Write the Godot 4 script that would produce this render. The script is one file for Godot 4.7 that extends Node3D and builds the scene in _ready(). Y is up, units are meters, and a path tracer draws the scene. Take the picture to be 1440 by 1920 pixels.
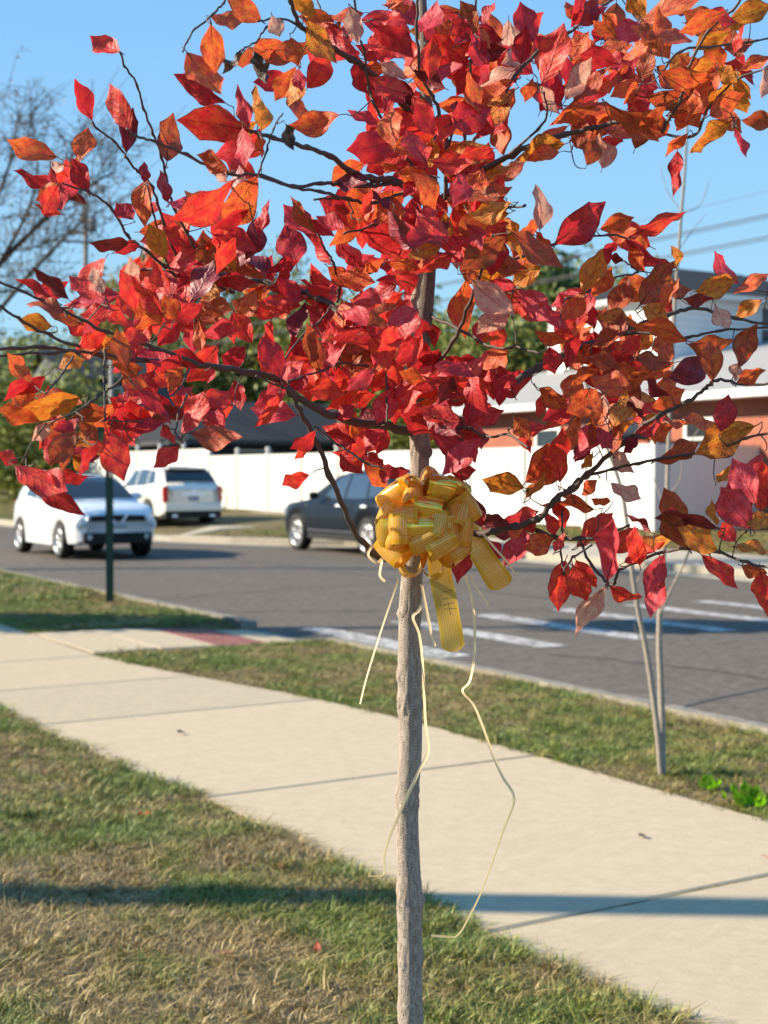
extends Node3D
# A young tree in red autumn leaf with a gold bow round its trunk, on a lawn beside a sidewalk; behind it a street, three cars, a white fence and houses.
# The street is laid out along two directions: s runs along the kerb (away, to the left), t runs across the street. street(s, t, y) gives the place.

const FOCAL := 2650.0          # focal length in pixels of the 1440 x 1920 picture
const EYE := 1.5
const TURN := 0.54105          # 31 degrees, the angle of the street
const TREE_DEPTH := 2.4

var cam_basis := Basis(Vector3.RIGHT, -0.02641)
var rng := RandomNumberGenerator.new()
var mats := {}
var taken := {}
var soft := FastNoiseLite.new()
var fine := FastNoiseLite.new()
var cells := FastNoiseLite.new()


func street(s: float, t: float, y := 0.0) -> Vector3:
	return Vector3(t * cos(TURN) - s * sin(TURN), y, -(t * sin(TURN) + s * cos(TURN)))


func at(x: float, y: float, depth: float) -> Vector3:   # the point that stands depth metres away, in the direction measured in the photograph
	var d := cam_basis * Vector3((x - 720.0) / FOCAL, (960.0 - y) / FOCAL, -1.0)
	return Vector3(0, EYE, 0) + d * (depth / -d.z)


func to_st(p: Vector3) -> Vector2:   # x = s, y = t
	return Vector2(-p.x * sin(TURN) - p.z * cos(TURN), p.x * cos(TURN) - p.z * sin(TURN))


func in_view(p: Vector3, margin := 0.06) -> bool:
	var c := cam_basis.inverse() * (p - Vector3(0, EYE, 0))
	if c.z > -0.5:
		return false
	return absf(c.x / -c.z) < 0.2717 + margin and absf(c.y / -c.z) < 0.3623 + margin


func tone(r: float, g: float, b: float) -> Color:   # a real-world base colour, linear
	return Color(r, g, b).linear_to_srgb()


func numbered(called: String) -> String:
	var n: int = taken.get(called, 0)
	taken[called] = n + 1
	return called if n == 0 else "%s_%03d" % [called, n]


func tag(o: Node3D, label: String, category: String, group := "") -> void:
	o.set_meta("label", label)
	o.set_meta("category", category)
	if group:
		o.set_meta("group", group)


func thing(called: String, label: String, category: String, where := Vector3.ZERO, turn := 0.0, group := "") -> Node3D:
	var o := Node3D.new()
	o.name = numbered(called)
	add_child(o)
	o.position = where
	o.rotation.y = turn
	tag(o, label, category, group)
	return o


func part(called: String, mesh: Mesh, m: Material, parent: Node3D, where := Vector3.ZERO) -> MeshInstance3D:
	var o := MeshInstance3D.new()
	var key := str(parent.get_instance_id()) + called
	var n: int = taken.get(key, 0)
	taken[key] = n + 1
	o.name = called if n == 0 else "%s_%03d" % [called, n]
	o.mesh = mesh
	if m:
		o.material_override = m
	parent.add_child(o, true)
	o.position = where
	return o


func structure(called: String, mesh: Mesh, m: Material) -> MeshInstance3D:
	var o := MeshInstance3D.new()
	o.name = numbered(called)
	o.mesh = mesh
	if m:
		o.material_override = m
	add_child(o)
	o.set_meta("kind", "structure")
	return o


# ---------------------------------------------------------------- shapes

func shape(smooth := true) -> SurfaceTool:
	var st := SurfaceTool.new()
	st.begin(Mesh.PRIMITIVE_TRIANGLES)
	st.set_smooth_group(0 if smooth else -1)
	return st


func done(st: SurfaceTool) -> ArrayMesh:
	st.generate_normals()
	return st.commit()


func tri(st: SurfaceTool, a: Vector3, b: Vector3, c: Vector3, ua := Vector2.ZERO, ub := Vector2.ZERO, uc := Vector2.ZERO) -> void:
	st.set_uv(ua)
	st.add_vertex(a)
	st.set_uv(ub)
	st.add_vertex(b)
	st.set_uv(uc)
	st.add_vertex(c)


func quad(st: SurfaceTool, a: Vector3, b: Vector3, c: Vector3, d: Vector3, u0 := 0.0, v0 := 0.0, u1 := 1.0, v1 := 1.0) -> void:
	tri(st, a, b, c, Vector2(u0, v0), Vector2(u1, v0), Vector2(u1, v1))
	tri(st, a, c, d, Vector2(u0, v0), Vector2(u1, v1), Vector2(u0, v1))


func box(st: SurfaceTool, lo: Vector3, hi: Vector3, frame := Transform3D()) -> void:
	var p := []
	for i in 8:
		p.append(frame * Vector3(hi.x if i & 1 else lo.x, hi.y if i & 2 else lo.y, hi.z if i & 4 else lo.z))
	for f in [[0, 2, 3, 1], [4, 5, 7, 6], [0, 4, 6, 2], [1, 3, 7, 5], [2, 6, 7, 3], [0, 1, 5, 4]]:
		quad(st, p[f[0]], p[f[1]], p[f[2]], p[f[3]])


func bevel_box(st: SurfaceTool, lo: Vector3, hi: Vector3, b: float, frame := Transform3D()) -> void:   # the upright edges and the top edge chamfered
	var rings := []
	for k in [[lo.y, 0.0], [hi.y - b, 0.0], [hi.y, b]]:
		var y: float = k[0]
		var i: float = k[1]
		var ring := []
		for q in [[lo.x + i, lo.z + b], [lo.x + b, lo.z + i], [hi.x - b, lo.z + i], [hi.x - i, lo.z + b], [hi.x - i, hi.z - b], [hi.x - b, hi.z - i], [lo.x + b, hi.z - i], [lo.x + i, hi.z - b]]:
			ring.append(frame * Vector3(q[0], y, q[1]))
		rings.append(ring)
	for k in 2:
		for i in 8:
			quad(st, rings[k][i], rings[k][(i + 1) % 8], rings[k + 1][(i + 1) % 8], rings[k + 1][i])
	for i in range(1, 7):
		tri(st, rings[2][0], rings[2][i], rings[2][i + 1])


func prism(st: SurfaceTool, pts: PackedVector3Array, drop: float) -> void:   # a slab: a top outline and its sides, drop metres deep
	var n := pts.size()
	var mid := Vector3.ZERO
	for p in pts:
		mid += p / n
	for i in n:
		var a := pts[i]
		var b := pts[(i + 1) % n]
		tri(st, mid, a, b)
		quad(st, a, a - Vector3(0, drop, 0), b - Vector3(0, drop, 0), b)


func slab(st: SurfaceTool, pts: PackedVector3Array, drop: float, bevel: float) -> void:   # the same with a rounded rim
	var n := pts.size()
	var mid := Vector3.ZERO
	for p in pts:
		mid += p / n
	for i in n:
		var a := pts[i]
		var b := pts[(i + 1) % n]
		var ai := a + (mid - a).normalized() * bevel * 1.4
		var bi := b + (mid - b).normalized() * bevel * 1.4
		var down := Vector3(0, bevel * 0.7, 0)
		tri(st, mid, ai, bi)
		quad(st, ai, a - down, b - down, bi)
		quad(st, a - down, a - Vector3(0, drop, 0), b - Vector3(0, drop, 0), b - down)


func tube(st: SurfaceTool, pts: PackedVector3Array, radii: PackedFloat32Array, sides := 8, cap := true, length0 := 0.0) -> void:
	var n := pts.size()
	var side := Vector3.ZERO
	var last := []
	var run := length0
	for i in n:
		var along := (pts[mini(i + 1, n - 1)] - pts[maxi(i - 1, 0)]).normalized()
		if side == Vector3.ZERO:
			side = along.cross(Vector3.UP if absf(along.y) < 0.9 else Vector3.RIGHT).normalized()
		side = (side - along * side.dot(along)).normalized()
		var up := side.cross(along)
		if i:
			run += pts[i].distance_to(pts[i - 1])
		var ring := []
		for k in sides + 1:
			var a := TAU * (k % sides) / sides
			ring.append(pts[i] + (side * cos(a) + up * sin(a)) * radii[i])
		if i:
			var d := pts[i].distance_to(pts[i - 1])
			for k in sides:
				quad(st, last[k], last[k + 1], ring[k + 1], ring[k], float(k) / sides, run - d, float(k + 1) / sides, run)
		if cap and (i == 0 or i == n - 1):
			for k in sides:
				tri(st, pts[i], ring[k + (1 if i == 0 else 0)], ring[k + (0 if i == 0 else 1)])
		last = ring


func rod(st: SurfaceTool, a: Vector3, b: Vector3, r0: float, r1: float, sides := 6) -> void:
	tube(st, PackedVector3Array([a, b]), PackedFloat32Array([r0, r1]), sides)


func lathe(st: SurfaceTool, profile: Array, sides: int, frame: Transform3D) -> void:   # profile of [radius, height], turned round the frame's y
	for i in range(1, profile.size()):
		for k in sides:
			var p := []
			for q in [[i - 1, k], [i - 1, k + 1], [i, k + 1], [i, k]]:
				var a: float = TAU * q[1] / sides
				var r: float = profile[q[0]][0]
				p.append(frame * Vector3(cos(a) * r, profile[q[0]][1], sin(a) * r))
			quad(st, p[0], p[3], p[2], p[1])


func curve_points(way: Array, steps: int) -> PackedVector3Array:   # a smooth line through Vector3 points
	var outp := PackedVector3Array()
	var n := way.size()
	for i in n - 1:
		var a: Vector3 = way[maxi(i - 1, 0)]
		var b: Vector3 = way[i]
		var c: Vector3 = way[i + 1]
		var d: Vector3 = way[mini(i + 2, n - 1)]
		for k in steps:
			var f := float(k) / steps
			outp.append(0.5 * (2.0 * b + (c - a) * f + (2.0 * a - 5.0 * b + 4.0 * c - d) * f * f + (3.0 * b - a - 3.0 * c + d) * f * f * f))
	outp.append(way[n - 1])
	return outp


func ramp(knots: Array, x: float) -> float:   # a smooth curve through [x, y] knots
	if x <= knots[0][0]:
		return knots[0][1]
	for i in range(1, knots.size()):
		if x <= knots[i][0]:
			var f: float = (x - knots[i - 1][0]) / maxf(knots[i][0] - knots[i - 1][0], 0.0001)
			return lerpf(knots[i - 1][1], knots[i][1], f)
	return knots[-1][1]


# ---------------------------------------------------------------- materials

func plain_mat(called: String, c: Color, rough := 0.7, metal := 0.0) -> StandardMaterial3D:
	if not mats.has(called):
		var m := StandardMaterial3D.new()
		m.resource_name = called
		m.albedo_color = c
		m.roughness = rough
		m.metallic = metal
		mats[called] = m
	return mats[called]


func picture(w: int, h: int, f) -> ImageTexture:   # a texture computed by f(x, y) -> Color
	var im := Image.create(w, h, false, Image.FORMAT_RGB8)
	for y in h:
		for x in w:
			im.set_pixel(x, y, f.call(x, y))
	return ImageTexture.create_from_image(im)


func tiled_mat(called: String, tex: Texture2D, height: Texture2D, metres: float, rough := 0.9, relief := 0.3) -> StandardMaterial3D:
	var m := plain_mat(called, Color.WHITE, rough)
	m.albedo_texture = tex
	m.uv1_triplanar = true
	m.uv1_world_triplanar = true
	m.uv1_scale = Vector3.ONE / metres
	m.metallic_specular = 0.22
	if height:
		m.heightmap_enabled = true
		m.heightmap_texture = height
		m.heightmap_scale = relief
	return m


func loop_noise(n: FastNoiseLite, x: float, y: float, size: float, freq: float) -> float:   # noise that tiles: walked on a torus
	var a := TAU * x / size
	var b := TAU * y / size
	var r := size * freq / TAU
	return n.get_noise_3d(cos(a) * r + 31.0, sin(a) * r + cos(b) * r * 1.31 + 7.0, sin(b) * r * 1.31 - 13.0)


func stone_picture(size: int, c: Color, c2: Color, blotch: float, grain: float, seed_from: float, speck := 0.0) -> ImageTexture:
	var local := RandomNumberGenerator.new()
	local.seed = int(seed_from * 977.0)
	return picture(size, size, func(x, y):
		var big := loop_noise(soft, x + seed_from, y, size, 0.035) * blotch + loop_noise(soft, x, y + seed_from, size, 0.14) * blotch * 0.6
		var k := big + (local.randf() - 0.5) * grain
		var col := c.lerp(c2, clampf(0.5 + k, 0.0, 1.0))
		if speck > 0.0 and local.randf() < speck:
			col = col.lerp(Color(0.9, 0.86, 0.8) if local.randf() < 0.5 else Color(0.1, 0.09, 0.08), 0.35)
		return col)


func grain_picture(size: int, seed_from: float) -> ImageTexture:
	var local := RandomNumberGenerator.new()
	local.seed = int(seed_from * 131.0)
	return picture(size, size, func(x, y):
		var k := clampf(0.5 + loop_noise(soft, x + seed_from, y, size, 0.12) * 0.4 + (local.randf() - 0.5) * 0.5, 0.0, 1.0)
		return Color(k, k, k))


func setup_materials() -> void:
	soft.noise_type = FastNoiseLite.TYPE_SIMPLEX
	soft.frequency = 1.0
	soft.fractal_octaves = 3
	soft.seed = 5
	fine.noise_type = FastNoiseLite.TYPE_SIMPLEX
	fine.frequency = 1.0
	fine.fractal_octaves = 4
	fine.seed = 17
	cells.noise_type = FastNoiseLite.TYPE_CELLULAR
	cells.frequency = 1.0
	cells.seed = 3
	var grain := grain_picture(256, 4.0)
	tiled_mat("concrete", stone_picture(512, tone(0.375, 0.30, 0.202), tone(0.485, 0.398, 0.275), 0.32, 0.2, 11.0, 0.01), null, 1.7, 0.9, 0.05)
	tiled_mat("concrete grey", stone_picture(512, tone(0.35, 0.285, 0.195), tone(0.46, 0.38, 0.265), 0.36, 0.2, 83.0, 0.015), null, 1.9, 0.9, 0.05)
	tiled_mat("concrete pale", stone_picture(512, tone(0.39, 0.312, 0.21), tone(0.50, 0.41, 0.283), 0.32, 0.2, 97.0, 0.008), null, 2.1, 0.9, 0.05)
	tiled_mat("old concrete", stone_picture(256, tone(0.30, 0.26, 0.20), tone(0.46, 0.40, 0.31), 0.6, 0.6, 23.0, 0.02), grain, 1.3, 0.92, 0.2)
	tiled_mat("kerb concrete", stone_picture(256, tone(0.17, 0.15, 0.12), tone(0.34, 0.305, 0.25), 0.8, 0.5, 29.0, 0.03), grain, 1.2, 0.92, 0.2)
	tiled_mat("asphalt", stone_picture(512, tone(0.085, 0.072, 0.058), tone(0.16, 0.136, 0.112), 0.75, 0.7, 37.0, 0.05), grain, 2.3, 0.85, 0.35)
	tiled_mat("road paint", stone_picture(256, tone(0.16, 0.15, 0.14), tone(0.58, 0.56, 0.52), 1.1, 0.6, 41.0, 0.03), grain, 1.1, 0.8, 0.2)
	tiled_mat("soil", stone_picture(512, tone(0.075, 0.062, 0.030), tone(0.21, 0.165, 0.085), 0.7, 0.7, 53.0, 0.02), grain, 1.9, 1.0, 1.2)
	tiled_mat("shingles grey", stone_picture(256, tone(0.20, 0.20, 0.20), tone(0.33, 0.325, 0.32), 0.4, 0.6, 61.0), null, 2.0, 0.95)
	tiled_mat("shingles dark", stone_picture(256, tone(0.025, 0.027, 0.032), tone(0.055, 0.058, 0.062), 0.4, 0.6, 67.0), null, 2.0, 0.95)
	tiled_mat("shingles brown", stone_picture(256, tone(0.13, 0.10, 0.075), tone(0.24, 0.19, 0.15), 0.4, 0.6, 71.0), null, 2.0, 0.95)
	tiled_mat("tactile red", stone_picture(128, tone(0.27, 0.11, 0.09), tone(0.38, 0.18, 0.15), 0.5, 0.5, 73.0), null, 0.8, 0.8)
	plain_mat("vinyl", tone(0.66, 0.635, 0.575), 0.5)
	plain_mat("trim white", tone(0.72, 0.71, 0.68), 0.6)
	plain_mat("window glass", tone(0.03, 0.035, 0.04), 0.08)
	# brick wall and lap siding, read only at a distance
	var brick := picture(256, 256, func(x, y):
		var row := int(y / 16.0)
		var xx: float = fmod(x + (16.0 if row % 2 else 0.0), 256.0)
		if fmod(y, 16.0) < 2.4 or fmod(xx, 32.0) < 2.4:
			return tone(0.34, 0.24, 0.19)
		var k := soft.get_noise_2d(int(xx / 32.0) * 7.3, row * 5.1) * 0.5 + 0.5
		return tone(0.27, 0.065, 0.035).lerp(tone(0.44, 0.125, 0.07), k))
	tiled_mat("brick", brick, null, 1.15, 0.9)
	var lap := picture(8, 64, func(_x, y):
		var k := 1.0 if fmod(y, 32.0) > 3.0 else 0.72
		return tone(0.74 * k, 0.73 * k, 0.70 * k))
	tiled_mat("siding white", lap, null, 0.36, 0.6)
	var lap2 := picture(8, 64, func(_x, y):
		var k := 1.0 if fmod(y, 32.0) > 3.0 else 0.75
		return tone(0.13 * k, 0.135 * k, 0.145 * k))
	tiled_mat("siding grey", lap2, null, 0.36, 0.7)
	# bark: pale grey-tan skin with fine cross lines and dark cracks
	var bark := picture(256, 1024, func(x, y):
		var n := loop_noise(soft, x, y * 0.25, 256, 0.07)
		var streak := loop_noise(fine, x * 1.0, y * 0.3 + 300.0, 256, 0.11)
		var lines := fine.get_noise_2d(x * 0.012, y * 0.19)
		var crack := loop_noise(fine, x, y * 0.18, 256, 0.16)
		var c := tone(0.23, 0.19, 0.15).lerp(tone(0.40, 0.345, 0.285), clampf(0.55 + n * 0.9 + lines * 0.03 + streak * 0.3, 0.0, 1.0))
		if crack > 0.34:
			c = c.lerp(tone(0.075, 0.055, 0.04), clampf((crack - 0.34) * 6.0, 0.0, 0.75))
		return c)
	var bark_up := picture(256, 1024, func(x, y):
		var lines := fine.get_noise_2d(x * 0.012, y * 0.19)
		var crack := loop_noise(fine, x, y * 0.18, 256, 0.16)
		var k := clampf(0.6 + 0.15 * loop_noise(soft, x, y * 0.25, 256, 0.07) - maxf(crack - 0.3, 0.0) * 2.2, 0.0, 1.0)
		return Color(k, k, k))
	var bm := plain_mat("bark", Color.WHITE, 0.85)
	bm.albedo_texture = bark
	bm.heightmap_enabled = true
	bm.heightmap_texture = bark_up
	bm.heightmap_scale = 0.16
	bm.uv1_scale = Vector3(1, 2.6, 1)
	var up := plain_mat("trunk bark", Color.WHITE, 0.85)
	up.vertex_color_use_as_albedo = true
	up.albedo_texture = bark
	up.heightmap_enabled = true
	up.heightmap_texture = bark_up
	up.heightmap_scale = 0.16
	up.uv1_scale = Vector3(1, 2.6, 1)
	var tw := plain_mat("twig bark", tone(0.085, 0.058, 0.047), 0.7)
	tw.uv1_scale = Vector3(1, 3, 1)
	plain_mat("grey bark", tone(0.24, 0.20, 0.165), 0.9)
	plain_mat("dark bark", tone(0.07, 0.055, 0.042), 0.95)
	for spec in [["blade", 0.55, 0.5], ["crown leaf", 0.6, 0.55]]:
		var g := plain_mat(spec[0], Color.WHITE, spec[1])
		g.vertex_color_use_as_albedo = true
		g.backlight_enabled = true
		g.backlight = Color.WHITE.darkened(1.0 - spec[2])


func _ready() -> void:
	rng.seed = 20240
	# camera
	var cam := Camera3D.new()
	cam.name = "camera"
	cam.near = 0.05
	cam.far = 3000.0
	add_child(cam)
	cam.position = Vector3(0, EYE, 0)
	cam.basis = cam_basis
	var lens := CameraAttributesPhysical.new()
	lens.frustum_focal_length = 12.0 / (960.0 / FOCAL)
	lens.frustum_focus_distance = 2.36
	lens.exposure_aperture = 4.2
	lens.frustum_far = 3000.0
	cam.attributes = lens
	cam.fov = rad_to_deg(2.0 * atan(960.0 / FOCAL))
	cam.current = true
	# sky and sun
	var env := Environment.new()
	env.background_mode = Environment.BG_SKY
	var sky_mat := ProceduralSkyMaterial.new()
	sky_mat.sky_top_color = Color(0.37, 0.64, 0.91)
	sky_mat.sky_horizon_color = Color(0.70, 0.87, 0.925)
	sky_mat.sky_curve = 0.19
	sky_mat.sky_energy_multiplier = 0.78
	sky_mat.ground_bottom_color = Color(0.30, 0.28, 0.25)
	sky_mat.ground_horizon_color = Color(0.60, 0.68, 0.72)
	sky_mat.sun_angle_max = 20.0
	var sky := Sky.new()
	sky.sky_material = sky_mat
	env.sky = sky
	env.tonemap_mode = Environment.TONE_MAPPER_LINEAR
	env.tonemap_exposure = 2.1
	env.sdfgi_enabled = true
	env.ssao_enabled = true
	env.ssil_enabled = true
	var world := WorldEnvironment.new()
	world.name = "world"
	world.environment = env
	add_child(world)
	var sun := DirectionalLight3D.new()
	sun.name = "sun"
	sun.light_energy = 1.6
	sun.light_color = Color(1.0, 0.945, 0.85)
	sun.light_angular_distance = 0.5
	sun.shadow_enabled = true
	add_child(sun)
	var from := Vector3(-cos(deg_to_rad(2.0)), tan(deg_to_rad(30.0)), -sin(deg_to_rad(3.0))).normalized()
	sun.look_at_from_position(from * 50.0, Vector3.ZERO)
	setup_materials()
	build_ground()
	build_houses()
	build_fence()
	build_trees()
	build_poles()
	build_cars()
	build_tree()
	build_bow()
	build_grass()
	build_litter()


# ---------------------------------------------------------------- ground, road, pavements, grass

var far_kerb := [[16.1, -40.0], [16.1, 26.8], [15.6, 27.7], [14.7, 28.6], [13.9, 30.0], [13.2, 32.0], [13.0, 36.0], [12.8, 60.0], [12.8, 140.0]]   # t, s


func far_edge(s: float) -> float:
	var flip := []
	for k in far_kerb:
		flip.append([k[1], k[0]])
	return ramp(flip, s)


func walk_right(s: float) -> float:   # the street-side edge of the sidewalk
	return ramp([[-20.0, 4.6], [7.2, 4.58], [8.0, 4.52], [8.6, 4.44], [9.2, 4.32], [9.9, 4.18], [10.6, 4.06], [11.3, 3.98], [14.0, 4.02], [80.0, 4.02]], s)


func walk_left(s: float) -> float:
	return ramp([[-20.0, 2.68], [6.0, 2.66], [6.9, 2.58], [9.0, 2.54], [20.0, 2.4], [80.0, 2.4]], s)


func ground_height(s: float, t: float) -> float:
	var edge := far_edge(s)
	if s > 11.37 and s < 13.23 and t > 4.4 and t < 6.35:
		return -0.16
	if t < 6.1:
		return -0.007 + 0.008 * soft.get_noise_2d(s * 0.9, t * 0.9)
	if t < edge + 0.2:
		return lerpf(-0.007, -0.25, clampf((t - 6.1) / 0.2, 0.0, 1.0))
	return lerpf(-0.25, lerpf(-0.03, 0.30, clampf((t - edge - 0.3) / 4.5, 0.0, 1.0)), clampf((t - edge - 0.2) / 0.15, 0.0, 1.0))


func build_ground() -> void:
	# one sheet of soil out to the horizon, lowered under the road
	var st := shape()
	var ts := [-700.0, -200.0, -60.0, -20.0, -8.0, -4.0]
	var x := -3.0
	while x < 6.0:
		ts.append(x)
		x += 0.3
	ts += [6.1, 6.3, 9.0, 12.0]
	var ss := [-300.0, -60.0, -20.0, -8.0]
	x = -4.0
	while x < 24.0:
		ss.append(x)
		if absf(x - 11.2) < 0.01:
			ss.append(11.35)
			ss.append(11.40)
		if absf(x - 12.8) < 0.01:
			ss.append(13.17)
			ss.append(13.25)
			x += 0.2
		x += 0.4
	ss += [25.0, 26.8, 27.7, 28.6, 30.0, 32.0, 36.0, 42.0, 50.0, 60.0, 80.0, 110.0, 140.0, 250.0, 700.0]
	var far_ts := [0.2, 0.35, 1.0, 2.0, 3.5, 5.0, 8.0, 14.0, 30.0, 80.0, 200.0, 700.0]
	var rows := []
	for s in ss:
		var row := PackedVector3Array()
		for t in ts:
			row.append(street(s, t, ground_height(s, t)))
		for d in far_ts:
			var t: float = far_edge(s) + d
			row.append(street(s, t, ground_height(s, t)))
		rows.append(row)
	for j in rows.size() - 1:
		for i in rows[j].size() - 1:
			quad(st, rows[j][i], rows[j][i + 1], rows[j + 1][i + 1], rows[j + 1][i])
	structure("ground", done(st), mats["soil"])
	# the road
	st = shape()
	var road_s := [-40.0, -8.0, 2.0, 10.0, 20.0, 25.0, 26.8, 27.7, 28.6, 30.0, 32.0, 36.0, 45.0, 60.0, 140.0]
	for i in road_s.size() - 1:
		var a: float = road_s[i]
		var b: float = road_s[i + 1]
		var ea := far_edge(a) - 0.5
		var eb := far_edge(b) - 0.5
		var last := 6.3
		for k in 5:
			var f0 := k / 5.0
			var f1 := (k + 1) / 5.0
			var y0 := -0.115 + 0.05 * sin(PI * f0)
			var y1 := -0.115 + 0.05 * sin(PI * f1)
			quad(st, street(a, lerpf(6.4, ea, f0), y0), street(a, lerpf(6.4, ea, f1), y1), street(b, lerpf(6.4, eb, f1), y1), street(b, lerpf(6.4, eb, f0), y0))
	structure("road", done(st), mats["asphalt"])
	# tar lines where the asphalt has been mended
	structure("road_seams", seam_mesh(), plain_mat("tar", tone(0.045, 0.042, 0.042), 0.75))
	# crosswalk bars
	var walk := Node3D.new()
	walk.name = "crosswalk"
	add_child(walk)
	walk.set_meta("kind", "structure")
	for k in 8:
		st = shape(false)
		var t := 6.78 + 1.09 * k
		var y := road_y(10.5, t) + 0.006
		var y2 := road_y(10.5, t + 0.31) + 0.006
		quad(st, street(10.3, t, y), street(10.3, t + 0.31, y2), street(13.0, t + 0.31, y2), street(13.0, t, y))
		part("painted_bar", done(st), mats["road paint"], walk)
	# kerbs
	var near_kerb := Node3D.new()
	near_kerb.name = "kerb"
	add_child(near_kerb)
	near_kerb.set_meta("kind", "structure")
	var s := -14.0
	while s < 60.0:
		var e := s + 3.0
		if s < 11.4 and e > 11.4:
			e = 11.4
		if s >= 11.4 and s < 13.2:
			e = 13.2
		st = shape(false)
		var top := 0.0 if not (s >= 11.4 and s < 13.2) else -0.095
		slab(st, PackedVector3Array([street(s + 0.004, 6.24, top), street(s + 0.004, 6.4, top - 0.012), street(e - 0.004, 6.4, top - 0.012), street(e - 0.004, 6.24, top)]), 0.2, 0.02)
		part("kerb_stone", done(st), mats["kerb concrete"], near_kerb)
		s = e
	var other := Node3D.new()
	other.name = "kerb_far"
	add_child(other)
	other.set_meta("kind", "structure")
	var line := []
	for i in far_kerb.size() - 2:
		line.append([far_kerb[i][0], maxf(far_kerb[i][1], -2.0)])
	line.append([12.8, 70.0])
	for i in line.size() - 1:
		var pieces := maxi(1, int((line[i + 1][1] - line[i][1]) / 3.0))
		for k in pieces:
			var a: Vector2 = Vector2(line[i][0], line[i][1]).lerp(Vector2(line[i + 1][0], line[i + 1][1]), float(k) / pieces)
			var b: Vector2 = Vector2(line[i][0], line[i][1]).lerp(Vector2(line[i + 1][0], line[i + 1][1]), float(k + 1) / pieces)
			var low := a.y > 31.0 and a.y < 42.0
			st = shape(false)
			# gutter pan and upstand
			quad(st, street(a.y, a.x - 0.52, -0.105), street(a.y, a.x, -0.095), street(b.y, b.x, -0.095), street(b.y, b.x - 0.52, -0.105))
			part("gutter", done(st), mats["old concrete"], other)
			st = shape(false)
			slab(st, PackedVector3Array([street(a.y, a.x, -0.05 if low else 0.03), street(a.y, a.x + 0.2, -0.04 if low else 0.04), street(b.y, b.x + 0.2, -0.04 if low else 0.04), street(b.y, b.x, -0.05 if low else 0.03)]), 0.25, 0.03)
			part("kerb_stone", done(st), mats["old concrete"], other)
	# the sidewalk, slab by slab
	var pave := Node3D.new()
	pave.name = "sidewalk"
	add_child(pave)
	pave.set_meta("kind", "structure")
	var joints := [-7.4, -5.2, -2.95, -0.72, 1.52, 3.77, 6.03, 8.3, 9.75, 11.25, 13.2, 15.2, 17.2, 19.2, 21.2, 23.2, 25.2, 27.2, 30.0, 33.0, 36.0, 40.0, 45.0, 50.0]
	var plate_tints := [1.0, 0.97, 1.03, 0.95, 1.02]
	for i in joints.size() - 1:
		var gap: float = 0.008 if i in [5, 6, 9] else 0.005
		var a: float = joints[i] + gap
		var b: float = joints[i + 1] - 0.005
		var outline := PackedVector3Array()
		for k in 5:
			outline.append(street(lerpf(a, b, k / 4.0), walk_left(lerpf(a, b, k / 4.0)), 0.0))
		for k in 5:
			outline.append(street(lerpf(b, a, k / 4.0), walk_right(lerpf(b, a, k / 4.0)), 0.0))
		st = shape(false)
		slab(st, outline, 0.12, 0.012)
		part("paving_slab", done(st), mats[["concrete", "concrete grey", "concrete pale"][(i * 2 + i / 3) % 3]], pave)
	# the branch that leads down to the crossing
	var lead := [[4.022, 4.62], [4.63, 5.18]]
	for k in lead:
		st = shape(false)
		slab(st, PackedVector3Array([street(11.44, k[0], 0.0), street(11.5, k[1], -0.015 if k[1] > 5.0 else 0.0), street(13.12, k[1], -0.015 if k[1] > 5.0 else 0.0), street(13.18, k[0], 0.0)]), 0.12, 0.01)
		part("paving_slab", done(st), mats["concrete"], pave)
	st = shape(false)
	slab(st, PackedVector3Array([street(11.5, 5.85, -0.07), street(11.5, 6.23, -0.09), street(13.12, 6.23, -0.09), street(13.12, 5.85, -0.07)]), 0.12, 0.01)
	part("paving_slab", done(st), mats["concrete"], pave)
	for k in 3:
		var a: float = 11.52 + 0.533 * k
		st = shape(false)
		slab(st, PackedVector3Array([street(a, 5.19, -0.016), street(a, 5.84, -0.066), street(a + 0.525, 5.84, -0.066), street(a + 0.525, 5.19, -0.016)]), 0.1, 0.006)
		for i in 8:
			for j in 10:
				var c := street(a + 0.04 + i * 0.0636, 5.225 + j * 0.0645, -0.0185 - 0.00496 * j)
				lathe(st, [[0.013, 0.0], [0.011, 0.006], [0.0, 0.007]], 6, Transform3D(Basis(), c))
		part("tactile_plate", done(st), mats["tactile red"], pave)
	# the far sidewalk and driveway
	var pave2 := Node3D.new()
	pave2.name = "sidewalk_far"
	add_child(pave2)
	pave2.set_meta("kind", "structure")
	var q := -2.0
	while q < 26.0:
		st = shape(false)
		slab(st, PackedVector3Array([street(q + 0.006, 16.32, 0.045), street(q + 0.006, 18.1, 0.11), street(q + 1.99, 18.1, 0.11), street(q + 1.99, 16.32, 0.045)]), 0.2, 0.01)
		part("paving_slab", done(st), mats["old concrete"], pave2)
		q += 2.0
	st = shape(false)
	prism(st, PackedVector3Array([street(32.2, 13.35, -0.035), street(33.0, 15.0, 0.12), street(33.0, 20.2, 0.33), street(41.0, 20.2, 0.33), street(41.0, 15.0, 0.12), street(42.0, 13.1, -0.035)]), 0.3)
	structure("driveway", done(st), mats["old concrete"])


func road_y(s: float, t: float) -> float:
	var f := clampf((t - 6.4) / (far_edge(s) - 0.5 - 6.4), 0.0, 1.0) * 5.0
	var k := floorf(minf(f, 4.999))
	return lerpf(-0.115 + 0.05 * sin(PI * k / 5.0), -0.115 + 0.05 * sin(PI * (k + 1.0) / 5.0), f - k)


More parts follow.
